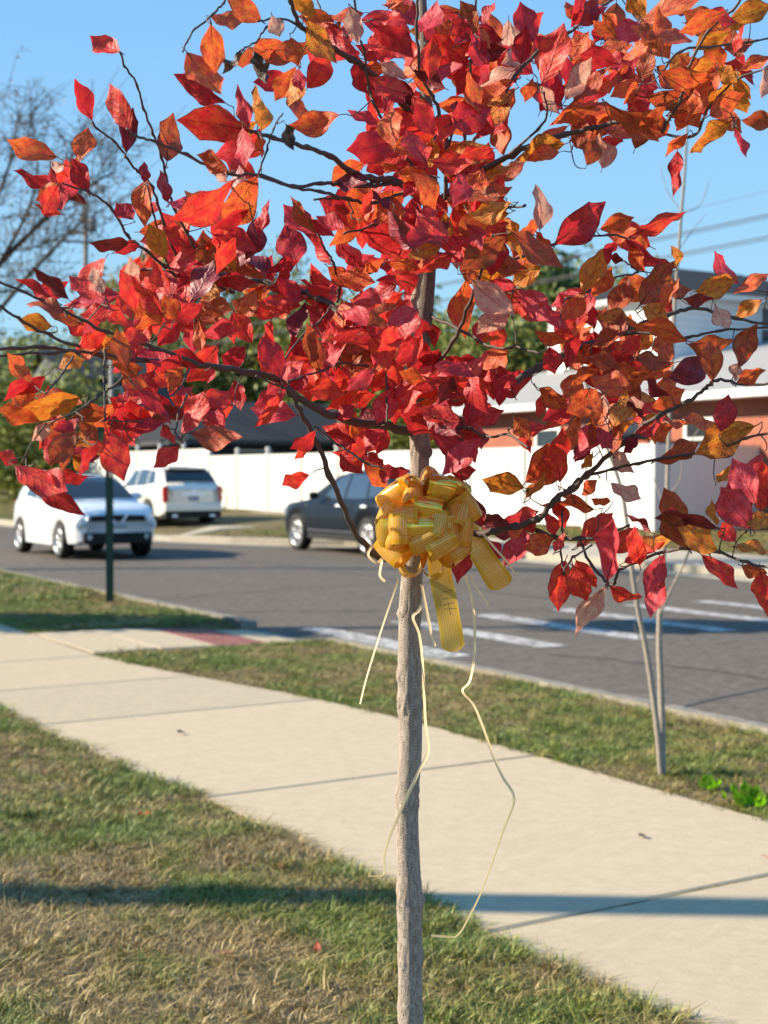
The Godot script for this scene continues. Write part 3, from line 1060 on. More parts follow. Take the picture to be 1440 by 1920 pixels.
func build_poles() -> void:
	# the pole left of the picture whose shadow crosses the lawn and the walk
	utility_pole("wooden utility pole on the lawn outside the left edge", Vector3(-7.4, -0.03, -5.32), 9.5, 0.0, 0.125)
	var pole := utility_pole("distant wooden utility pole with a crossarm behind the bare tree on the left", at(163, 905, 75.0), 15.8, 2.3, 0.16)
	pole.position.y = 0.0
	# overhead lines along the street behind the houses
	for k in [[1440, 395, 24.0, 8.0, 0.018], [1440, 401, 24.15, 8.0, 0.013], [1440, 436, 24.0, 8.0, 0.017], [1440, 442, 24.2, 8.0, 0.013], [1440, 352, 27.0, 8.0, 0.006], [1440, 150, 26.0, 8.0, 0.006]]:
		var d := cam_basis * Vector3((k[0] - 720.0) / FOCAL, (960.0 - k[1]) / FOCAL, -1.0)
		var t_per := d.x * cos(TURN) - d.z * sin(TURN)
		var p = Vector3(0, EYE, 0) + d * (k[2] / t_per)
		var st := to_st(p)
		wire(pole, street(st.x - 22.0, k[2], p.y), street(st.x + 50.0, k[2], p.y), 0.1, k[4])
	# the green sign post on the grass island
	var post := thing("sign_post", "dark green metal sign post standing in the grass island near the white car", "post", street(15.85, 5.77, -0.03), TURN)
	var green := plain_mat("post green", tone(0.012, 0.045, 0.03), 0.5, 0.2)
	var st := shape(false)
	for r in [[-0.044, -0.012, -0.034, 0.012], [0.034, -0.012, 0.044, 0.012], [-0.034, 0.0, 0.034, 0.008]]:
		box(st, Vector3(r[0], -0.1, r[1]), Vector3(r[2], 1.72, r[3]), Transform3D(Basis(Vector3.UP, -0.35), Vector3.ZERO))
	part("lower_channel", done(st), green, post)
	st = shape(false)
	box(st, Vector3(-0.012, 1.5, 0.014), Vector3(0.03, 3.0, 0.045), Transform3D(Basis(Vector3.UP, 0.4), Vector3.ZERO))
	part("upper_rail", done(st), plain_mat("galvanised", tone(0.28, 0.27, 0.26), 0.5, 0.5), post)


func clump_mesh(n: int, size: float, seed_from: int) -> ArrayMesh:   # a spray of small leaves
	var local := RandomNumberGenerator.new()
	local.seed = seed_from
	var st := shape(false)
	for i in n:
		var c := Vector3(local.randfn(0, 0.5), local.randfn(0, 0.4), local.randfn(0, 0.5))
		var b := Basis.from_euler(Vector3(local.randf() * TAU, local.randf() * TAU, local.randf() * TAU)) * size
		quad(st, c + b * Vector3(0, -0.5, 0), c + b * Vector3(0.32, 0, 0.05), c + b * Vector3(0, 0.6, 0), c + b * Vector3(-0.32, 0, 0.05))
	return done(st)


var clumps := []


func background_tree(called: String, label: String, group: String, where: Vector3, tall: float, wide: float, low: float, n: int, c1: Color, c2: Color, seed_from: int, scale := 1.0) -> void:
	var o := thing(called, label, "tree", where, 0.0, group)
	var r := RandomNumberGenerator.new()
	r.seed = seed_from
	var st := shape()
	var trunk_r := tall * 0.018 + 0.05
	tube(st, PackedVector3Array([Vector3(0, -0.2, 0), Vector3(0.1, tall * 0.3, 0), Vector3(0, tall * 0.75, 0.1)]), PackedFloat32Array([trunk_r, trunk_r * 0.8, trunk_r * 0.25]), 10)
	part("trunk", done(st), mats["dark bark"], o)
	var lobes := []
	for i in 16:
		var a := r.randf() * TAU
		var up := r.randf()
		var reach := wide * 0.5 * sqrt(r.randf()) * (1.0 - 0.55 * up * up)
		lobes.append([Vector3(cos(a) * reach, lerpf(low + wide * 0.14, tall - wide * 0.13, up), sin(a) * reach), wide * r.randf_range(0.13, 0.25)])
	st = shape()
	for k in lobes:
		var from := Vector3(0, clampf(k[0].y - wide * 0.25, tall * 0.15, tall * 0.7), 0)
		rod(st, from, k[0], trunk_r * 0.35, trunk_r * 0.08, 5)
	part("limbs", done(st), mats["dark bark"], o)
	var mm := MultiMesh.new()
	mm.transform_format = MultiMesh.TRANSFORM_3D
	mm.use_colors = true
	mm.mesh = clumps[seed_from % 3]
	mm.instance_count = n
	for i in n:
		var k: Array = lobes[r.randi_range(0, lobes.size() - 1)]
		var dir := Vector3(r.randfn(0, 1), r.randfn(0, 0.8), r.randfn(0, 1)).normalized()
		var p: Vector3 = k[0] + dir * k[1] * pow(r.randf(), 0.45)
		mm.set_instance_transform(i, Transform3D(Basis.from_euler(Vector3(r.randf() * TAU, r.randf() * TAU, 0)).scaled(Vector3.ONE * r.randf_range(0.6, 1.3) * scale), p))
		mm.set_instance_color(i, c1.lerp(c2, clampf(r.randf() * 0.7 + 0.5 * soft.get_noise_3d(p.x * 0.6, p.y * 0.6, p.z * 0.6 + seed_from) + 0.15, 0.0, 1.0)) * r.randf_range(0.75, 1.2))
	var c := MultiMeshInstance3D.new()
	c.name = "crown"
	c.set_meta("kind", "stuff")
	c.multimesh = mm
	c.material_override = mats["crown leaf"]
	o.add_child(c)


func build_trees() -> void:
	clumps = [clump_mesh(14, 0.26, 5), clump_mesh(14, 0.22, 6), clump_mesh(12, 0.32, 7)]
	var dark := Color(0.045, 0.07, 0.02)
	var mid := Color(0.11, 0.15, 0.03)
	var lime := Color(0.28, 0.28, 0.05)
	var gold := Color(0.36, 0.27, 0.05)
	var g := "trees behind the houses"
	for k in [[430, 88, 14.5, 11, 1.5, 1700, dark, lime, "broad dark green tree behind the low dark house, left part of the crown gap", 1], [640, 82, 12.0, 10, 1.0, 2200, mid, lime, "yellow-green tree behind the trunk, right of the low dark house's ridge", 2], [560, 96, 13.0, 10, 1.5, 1700, mid, gold, "golden green tree farther back left of the trunk", 3],
			[900, 62, 8.0, 8.5, 0.6, 2000, mid, lime, "yellow-green bushy tree between the trunk and the white house", 4], [800, 90, 12.5, 10, 1.0, 1700, mid, lime, "dark green tree straight behind the red tree's trunk", 5], [1035, 66, 10.6, 4.6, 2.0, 1100, mid, Color(0.17, 0.22, 0.05), "upright green treetop above the white house's left end", 6],
			[1150, 70, 10.4, 5.0, 3.0, 1000, mid, Color(0.22, 0.24, 0.06), "olive green treetop just above the white house's roof", 7], [300, 98, 16.5, 11, 4.0, 1300, Color(0.20, 0.21, 0.06), gold, "pale yellow-green tree above the tall grey house", 8], [60, 100, 11.5, 13, 1.5, 1200, mid, Color(0.34, 0.36, 0.13), "green tree behind the bungalow at far left", 9],
			[-60, 88, 8.0, 9, 0.8, 600, mid, lime, "dark green tree at the far left edge", 10], [240, 90, 8.0, 8, 0.5, 1000, mid, lime, "low dark green tree between bungalow and grey house", 11], [1500, 75, 9.0, 9, 1.0, 900, dark, mid, "dark green tree behind the white house, past the right edge", 12], [340, 84, 8.5, 8, 0.5, 1300, dark, lime, "bushy green tree beside the tall grey house's right wall", 13], [95, 63, 5.2, 4.6, 0.3, 480, mid, lime, "bushy green tree in front of the tall grey house's lit side wall", 16]]:
		var p := at(k[0], 895, k[1])
		p.y = 0.2
		background_tree("tree", k[8], g, p, k[2], k[3], k[4], k[5], k[6], k[7], k[9], 1.5)
	# the half bare tree at the left edge, thin brown leaves against the sky
	var o := thing("bare_tree", "nearly bare tree with sparse brown leaves against the sky at the left edge", "tree", at(-190, 905, 24.0))
	o.position.y = 0.1
	var z0 := 24.0
	var r := RandomNumberGenerator.new()
	r.seed = 91
	var st := shape()
	var tips := []
	tube(st, curve_points([at(-190, 1060, z0), at(-180, 900, z0), at(-150, 720, z0), at(-110, 590, z0)], 5), PackedFloat32Array(range(16).map(func(i): return 0.17 - 0.006 * i)), 10)
	part("trunk", done(st), mats["dark bark"], o)
	st = shape()
	for limb in [[[[-130, 640], [-60, 560], [0, 493], [39, 454], [104, 394], [160, 352], [215, 322]], 0.075], [[[-140, 680], [-40, 620], [52, 519], [112, 454], [150, 420], [205, 385]], 0.05], [[[-120, 600], [-60, 470], [-10, 380], [20, 300], [35, 215]], 0.06], [[[-110, 590], [-90, 450], [-60, 330], [-40, 200]], 0.06], [[[0, 493], [50, 400], [70, 320], [60, 240]], 0.035], [[[60, 435], [120, 360], [135, 290], [160, 230]], 0.03], [[[-60, 560], [20, 545], [70, 550], [110, 535]], 0.03], [[[20, 470], [60, 465], [130, 440], [190, 440]], 0.02], [[[104, 394], [150, 380], [200, 300], [235, 270]], 0.02], [[[20, 300], [50, 260], [60, 210]], 0.02]]:
		var way := []
		var dz := r.randf_range(-1.0, 1.0)
		for i in limb[0].size():
			way.append(at(limb[0][i][0], limb[0][i][1], z0 + dz * i * 0.3))
		var pts := curve_points(way, 5)
		var radii := PackedFloat32Array()
		for i in pts.size():
			radii.append(limb[1] * lerpf(1.0, 0.14, float(i) / pts.size()))
		tube(st, pts, radii, 6)
		for i in range(4, pts.size()):
			for b in 2:
				var d := Vector3(r.randfn(0.2, 0.6), r.randfn(0.5, 0.5), r.randfn(0, 0.5)).normalized()
				var far: Vector3 = pts[i] + d * r.randf_range(0.25, 0.8)
				rod(st, pts[i], far, 0.009, 0.004, 4)
				tips.append(far)
				for e in 2:
					var more: Vector3 = far + Vector3(r.randfn(0.1, 0.5), r.randfn(0.2, 0.5), r.randfn(0, 0.4)) * 0.45
					rod(st, far.lerp(pts[i], 0.3 * e), more, 0.006, 0.003, 4)
					tips.append(more)
	part("limbs", done(st), mats["dark bark"], o)
	var mm := MultiMesh.new()
	mm.transform_format = MultiMesh.TRANSFORM_3D
	mm.use_colors = true
	mm.mesh = clump_mesh(7, 0.42, 33)
	mm.instance_count = tips.size() * 2 / 3
	for i in mm.instance_count:
		mm.set_instance_transform(i, Transform3D(Basis.from_euler(Vector3(r.randf() * TAU, r.randf() * TAU, 0)).scaled(Vector3(1, 0.6, 1) * r.randf_range(0.08, 0.2)), tips[i] - o.position))
		mm.set_instance_color(i, Color(0.20, 0.13, 0.07).lerp(Color(0.32, 0.19, 0.09), r.randf()) * r.randf_range(0.6, 1.1))
	var c := MultiMeshInstance3D.new()
	c.name = "sparse_leaves"
	c.set_meta("kind", "stuff")
	c.multimesh = mm
	c.material_override = mats["crown leaf"]
	o.add_child(c)
	for k in o.get_children():
		if k is MeshInstance3D:
			k.position = -o.position
	# the thin two-stemmed sapling on the verge
	o = thing("sapling", "thin leafless two-stemmed grey sapling on the verge between sidewalk and street", "tree", street(5.32, 4.81, -0.03))
	var zs := 7.04
	var gb: Material = mats["bark"]
	for stem in [[[[1241, 1465], [1234, 1380], [1224, 1300], [1212, 1220], [1196, 1140], [1184, 1060], [1176, 985], [1160, 900], [1110, 760], [1085, 640], [1080, 540]], 8.0, 3.0, 0.0, -0.2], [[[1242, 1468], [1242, 1380], [1239, 1280], [1236, 1200], [1238, 1130], [1244, 1040], [1250, 950], [1252, 880], [1258, 720], [1266, 560], [1276, 420], [1284, 320], [1290, 200]], 8.5, 2.6, 0.0, 0.1],
			[[[1238, 1150], [1256, 1110], [1280, 1062], [1300, 1020], [1330, 985], [1375, 960]], 3.2, 1.4, 0.0, -0.3], [[[1252, 930], [1275, 900], [1283, 850], [1320, 790]], 2.0, 1.0, 0.05, -0.1], [[[1250, 960], [1228, 905], [1212, 880]], 1.8, 0.8, 0.0, 0.2], [[[1278, 395], [1252, 360], [1238, 310]], 1.4, 0.6, 0.1, 0.2], [[[1278, 400], [1312, 385], [1330, 340]], 1.4, 0.6, 0.1, 0.0], [[[1272, 470], [1300, 430], [1325, 400]], 1.4, 0.6, 0.1, 0.0], [[[1190, 1100], [1205, 1070], [1216, 1040]], 1.6, 0.7, 0.0, -0.1], [[[1215, 1235], [1196, 1190], [1188, 1170]], 1.8, 0.7, 0.0, -0.1], [[[1240, 1130], [1216, 1100], [1210, 1080]], 1.5, 0.7, 0.0, -0.2]]:
		var way := []
		var n: int = stem[0].size()
		for i in n:
			way.append(at(stem[0][i][0], stem[0][i][1], zs + lerpf(stem[3], stem[4], float(i) / n)))
		var pts := curve_points(way, 6)
		var radii := PackedFloat32Array()
		for i in pts.size():
			radii.append(0.8 * lerpf(stem[1], stem[2], float(i) / pts.size()) / FOCAL * zs * (1.0 + 0.1 * soft.get_noise_1d(i * 1.3)))
		st = shape()
		tube(st, pts, radii, 8)
		part("stem" if stem[1] > 5.0 else "side_branch", done(st), gb, o).position = -o.position
	# unseen trees added beyond the left edge to shade island, ramp and road
	background_tree("unseen_evergreen", "columnar evergreen shrub added outside the left edge to shade island and ramp", "", Vector3(-6.2, 0, -14.3), 2.75, 1.15, 0.1, 1500, dark, mid, 14, 0.35)
	background_tree("unseen_shade_tree", "small unseen tree added outside the left edge to shade the road", "", Vector3(-5.4, 0, -15.05), 5.65, 0.6, 4.4, 500, mid, lime, 15, 0.5)


# ---------------------------------------------------------------- cars: front is -z, u runs from the front bumper to the rear

var car_cfg := {}


func car_half(u: float) -> float:
	return ramp(car_cfg.plan, u)


func car_section(u: float) -> PackedVector3Array:   # right half of the painted lower body, sill to middle
	var w := car_half(u)
	var top := ramp(car_cfg.shoulder, u)
	var low: float = car_cfg.sill
	low = maxf(low, ramp(car_cfg.under, u))
	for c in car_cfg.axles:
		var d := absf(u - c)
		var big: float = car_cfg.wheel + 0.055
		if d < big:
			low = maxf(low, car_cfg.wheel + sqrt(big * big - d * d))
	low = minf(low, top - 0.06)
	var z: float = u - car_cfg.length * 0.5
	var h := top - low
	return PackedVector3Array([Vector3(w * 0.955, low, z), Vector3(w * 0.985, low + h * 0.2, z), Vector3(w, low + h * 0.48, z), Vector3(w * 0.985, low + h * 0.72, z), Vector3(w * 0.95, low + h * 0.9, z), Vector3(w * 0.90, top - 0.012, z), Vector3(w * 0.82, top + 0.004, z), Vector3(w * 0.45, top + car_cfg.crown * 0.8, z), Vector3(0, top + car_cfg.crown, z)])


func car_roof(u: float) -> PackedVector3Array:
	var base := ramp(car_cfg.shoulder, u) - 0.02
	var roof := maxf(ramp(car_cfg.roof, u), base + 0.025)
	var gb := car_half(u) * 0.90
	var lean := (roof - base) * 0.36
	var z: float = u - car_cfg.length * 0.5
	return PackedVector3Array([Vector3(gb, base, z), Vector3(gb - lean * 0.42, lerpf(base, roof, 0.5), z), Vector3(gb - lean * 0.84, lerpf(base, roof, 0.86), z), Vector3(gb - lean * 1.12, lerpf(base, roof, 0.965), z), Vector3(gb - lean * 1.5, roof, z), Vector3(gb * 0.35, roof + 0.02, z), Vector3(0, roof + 0.025, z)])


func loft(st: SurfaceTool, sections: Array, caps: Array) -> void:
	for i in sections.size() - 1:
		var a: PackedVector3Array = sections[i]
		var b: PackedVector3Array = sections[i + 1]
		for k in a.size() - 1:
			quad(st, a[k], b[k], b[k + 1], a[k + 1])
			var m := Vector3(-1, 1, 1)
			quad(st, a[k + 1] * m, b[k + 1] * m, b[k] * m, a[k] * m)
	for c in caps:
		var s: PackedVector3Array = sections[c]
		for k in s.size() - 1:
			var m := Vector3(-1, 1, 1)
			var p = [s[k] * m, s[k], s[k + 1], s[k + 1] * m]
			if c == 0:
				quad(st, p[0], p[3], p[2], p[1])
			else:
				quad(st, p[0], p[1], p[2], p[3])


func stations(from: float, to: float, n: int) -> Array:
	var outp := []
	for i in n + 1:
		outp.append(lerpf(from, to, float(i) / n))
	return outp


func side_pane(outline: Array, sign_x: float, lift: float) -> ArrayMesh:   # a pane on the cabin's side: outline of [u, share of the way up from belt to roof]
	var st := shape()
	var n := 8
	var rows := []
	for i in n + 1:
		var f := float(i) / n
		var lo := Vector2(outline[0][0], outline[0][1]).lerp(Vector2(outline[1][0], outline[1][1]), f)
		var hi := Vector2(outline[3][0], outline[3][1]).lerp(Vector2(outline[2][0], outline[2][1]), f)
		var row := []
		for j in 5:
			var q := lo.lerp(hi, j / 4.0)
			var s := car_roof(q.x)
			var base := s[0].y
			var roof := s[4].y
			var y := lerpf(base, roof, q.y)
			var x := s[0].x
			for e in 4:
				if y >= s[e].y and y <= s[e + 1].y:
					x = lerpf(s[e].x, s[e + 1].x, (y - s[e].y) / maxf(s[e + 1].y - s[e].y, 0.001))
			row.append(Vector3((x + lift) * sign_x, y, q.x - car_cfg.length * 0.5))
		rows.append(row)
	for i in n:
		for j in 4:
			if sign_x > 0.0:
				quad(st, rows[i][j], rows[i + 1][j], rows[i + 1][j + 1], rows[i][j + 1])
			else:
				quad(st, rows[i][j], rows[i][j + 1], rows[i + 1][j + 1], rows[i + 1][j])
	return done(st)


func across_pane(from: float, to: float, inset: float, lift: Vector3) -> ArrayMesh:   # windscreen or rear window, over the cabin's sloping end
	var st := shape()
	var rows := []
	for i in 9:
		var u := lerpf(from, to, i / 8.0)
		var s := car_roof(u)
		var y := s[4].y + 0.012
		var half := s[3].x - inset
		var row := []
		for j in 9:
			var f := j / 4.0 - 1.0
			row.append(Vector3(half * f, y + 0.018 * (1.0 - f * f), u - car_cfg.length * 0.5) + lift)
		rows.append(row)
	for i in 8:
		for j in 8:
			quad(st, rows[i][j], rows[i][j + 1], rows[i + 1][j + 1], rows[i + 1][j])
	return done(st)


func wheel(car: Node3D, x: float, z: float, r: float, spokes: int, rim_mat: Material) -> void:
	var sx := signf(x)
	var w := Node3D.new()
	w.name = "wheel"
	car.add_child(w, true)
	w.position = Vector3(x, r, z)
	var f := Transform3D(Basis(Vector3(0, 1, 0) * 1.0, Vector3(sx, 0, 0), Vector3(0, 0, 1) * 1.0), Vector3.ZERO)
	var st := shape()
	lathe(st, [[r * 0.70, -0.11], [r * 0.93, -0.115], [r * 0.985, -0.09], [r, -0.04], [r, 0.04], [r * 0.985, 0.085], [r * 0.93, 0.108], [r * 0.80, 0.114], [r * 0.72, 0.106], [r * 0.69, 0.08]], 36, f)
	part("tyre", done(st), plain_mat("tyre rubber", tone(0.022, 0.022, 0.023), 0.85), w)
	st = shape()
	lathe(st, [[r * 0.715, 0.105], [r * 0.69, 0.112], [r * 0.655, 0.10], [r * 0.63, 0.03], [r * 0.62, -0.09]], 36, f)
	lathe(st, [[r * 0.16, 0.07], [r * 0.13, 0.085], [0.0, 0.088]], 16, f)
	for k in spokes:
		for half in [-1.0, 1.0]:
			var a: float = TAU * k / spokes
			var fr := f * Transform3D(Basis(Vector3.UP, a + half * 0.10), Vector3.ZERO)
			box(st, Vector3(r * 0.10, 0.045, -r * 0.045), Vector3(r * 0.68, 0.088, r * 0.045), fr * Transform3D(Basis(Vector3.UP, half * 0.12), Vector3.ZERO))
	part("rim", done(st), rim_mat, w)
	st = shape()
	lathe(st, [[r * 0.64, -0.02], [r * 0.2, -0.025], [0.0, -0.025]], 24, f)
	part("brake", done(st), plain_mat("brake dark", tone(0.03, 0.03, 0.032), 0.6, 0.4), w)


func car_block(car: Node3D, called: String, lo: Vector3, hi: Vector3, m: Material, turn := 0.0, bevel := 0.012) -> MeshInstance3D:
	var st := shape(false)
	var mid := (lo + hi) * 0.5
	bevel_box(st, lo - mid, hi - mid, minf(bevel, minf(hi.x - lo.x, minf(hi.y - lo.y, hi.z - lo.z)) * 0.4), Transform3D(Basis(Vector3.UP, turn), Vector3.ZERO))
	return part(called, done(st), m, car, mid)


func car_disc(car: Node3D, called: String, where: Vector3, dir: Vector3, profile: Array, m: Material, parent: Node3D = null) -> MeshInstance3D:
	var y := dir.normalized()
	var x := y.cross(Vector3.UP).normalized()
	var st := shape()
	lathe(st, profile, 20, Transform3D(Basis(x, y, x.cross(y)), Vector3.ZERO))
	return part(called, done(st), m, parent if parent else car, where)


func make_car(label: String, paint: Material, cfg: Dictionary, s: float, t: float, ahead: bool, y: float) -> Node3D:
	car_cfg = cfg
	var car := thing(cfg.kind, label, "car", street(s, t, y), TURN + (0.0 if ahead else PI), "cars in the street")
	var len: float = cfg.length
	var dark := plain_mat("car black trim", tone(0.018, 0.018, 0.02), 0.55)
	var glass := plain_mat("car glass", tone(0.012, 0.016, 0.02), 0.03)
	glass.clearcoat_enabled = true
	glass.clearcoat = 1.0
	glass.clearcoat_roughness = 0.02
	var chrome := plain_mat("chrome", tone(0.62, 0.62, 0.63), 0.15, 1.0)
	var side_glass := plain_mat("car side glass", tone(0.24, 0.27, 0.29), 0.04, 0.9)
	var rim: Material = plain_mat("alloy", tone(0.62, 0.61, 0.60), 0.28, 0.75)
	# lower body
	var us := stations(0.0, 0.35, 10) + stations(0.36, len - 0.3, 88) + stations(len - 0.28, len, 8)
	var secs := []
	for u in us:
		secs.append(car_section(u))
	var st := shape()
	loft(st, secs, [0, secs.size() - 1])
	part("body", done(st), paint, car)
	# underside, dark
	st = shape(false)
	box(st, Vector3(-cfg.width * 0.40, cfg.sill - 0.02, -len * 0.5 + 0.25), Vector3(cfg.width * 0.40, cfg.sill + 0.25, len * 0.5 - 0.25))
	part("underbody", done(st), dark, car)
	for c in cfg.axles:
		st = shape(false)
		box(st, Vector3(-cfg.width * 0.47, cfg.sill + 0.05, c - cfg.wheel - 0.04 - len * 0.5), Vector3(cfg.width * 0.47, cfg.wheel * 2.0 + 0.03, c + cfg.wheel + 0.04 - len * 0.5))
		part("wheel_well", done(st), dark, car)
	# sill cladding
	for sx in [-1.0, 1.0]:
		st = shape(false)
		box(st, Vector3(cfg.width * 0.40, cfg.sill - 0.06, cfg.axles[0] + cfg.wheel + 0.09 - len * 0.5), Vector3(cfg.width * 0.482, cfg.sill + 0.09, cfg.axles[1] - cfg.wheel - 0.09 - len * 0.5), Transform3D(Basis.from_scale(Vector3(sx, 1, 1)), Vector3.ZERO))
		part("sill", done(st), dark if cfg.dark_sill else paint, car)
	# cabin
	secs = []
	for u in stations(cfg.cabin[0], cfg.cabin[1], 44):
		secs.append(car_roof(u))
	st = shape()
	loft(st, secs, [0, secs.size() - 1])
	part("cabin", done(st), paint, car)
	part("windscreen", across_pane(cfg.screen[0], cfg.screen[1], 0.03, Vector3(0, 0.006, -0.012)), glass, car)
	part("rear_window", across_pane(cfg.back[0], cfg.back[1], 0.03, Vector3(0, 0.006, 0.012)), glass, car)
	for sx in [-1.0, 1.0]:
		for w in cfg.panes:
			part("side_window", side_pane(w, sx, 0.006), side_glass, car)
		# mirror on its arm
		var mz: float = cfg.mirror - len * 0.5
		var mx: float = ramp(cfg.plan, cfg.mirror) * 0.92
		var my: float = ramp(cfg.shoulder, cfg.mirror) + 0.07
		st = shape()
		var mf := Transform3D(Basis.from_scale(Vector3(0.115, 0.075, 0.06)), Vector3.ZERO)
		lathe(st, [[0.0, -1.0], [0.6, -0.9], [0.95, -0.5], [1.0, 0.1], [0.85, 0.65], [0.45, 0.95], [0.0, 1.0]], 14, mf)
		part("mirror", done(st), dark if cfg.dark_mirror else paint, car, Vector3(sx * (mx + 0.14), my + 0.03, mz))
		for hu in cfg.handles:
			var hx := car_half(hu) * 0.985
			car_block(car, "door_handle", Vector3(sx * hx - 0.018, cfg.handle_y - 0.017, hu - 0.11 - len * 0.5), Vector3(sx * hx + 0.018, cfg.handle_y + 0.017, hu + 0.11 - len * 0.5), chrome if cfg.chrome else paint)
		# door seams
		for du in cfg.seams:
			st = shape(false)
			var sec := car_section(du)
			for e in range(0, 5):
				var a := sec[e] + Vector3(0.003, 0, 0)
				var b := sec[e + 1] + Vector3(0.003, 0, 0)
				a.x *= sx
				b.x *= sx
				quad(st, a - Vector3(0, 0, 0.006), a + Vector3(0, 0, 0.006), b + Vector3(0, 0, 0.006), b - Vector3(0, 0, 0.006))
			part("door_seam", done(st), dark, car)
		if cfg.rails:
			st = shape()
			var rail := []
			for i in 7:
				var u := lerpf(cfg.screen[1] + 0.15, cfg.back[0] - 0.15, i / 6.0)
				var rs := car_roof(u)
				rail.append(Vector3(sx * (rs[4].x + 0.03), rs[4].y + (0.045 if i > 0 and i < 6 else 0.0), u - len * 0.5))
			tube(st, curve_points(rail, 3), PackedFloat32Array(range(19).map(func(_k): return 0.016)), 6)
			part("roof_rail", done(st), chrome, car)
	for c in cfg.axles:
		for sx in [-1.0, 1.0]:
			wheel(car, sx * (cfg.width * 0.5 - 0.115), c - len * 0.5, cfg.wheel, cfg.spokes, rim)
	return car


func glossy(called: String, c: Color, coat := 1.0) -> StandardMaterial3D:
	var m := plain_mat(called, c, 0.35)
	m.clearcoat_enabled = true
	m.clearcoat = coat
	m.clearcoat_roughness = 0.04
	return m


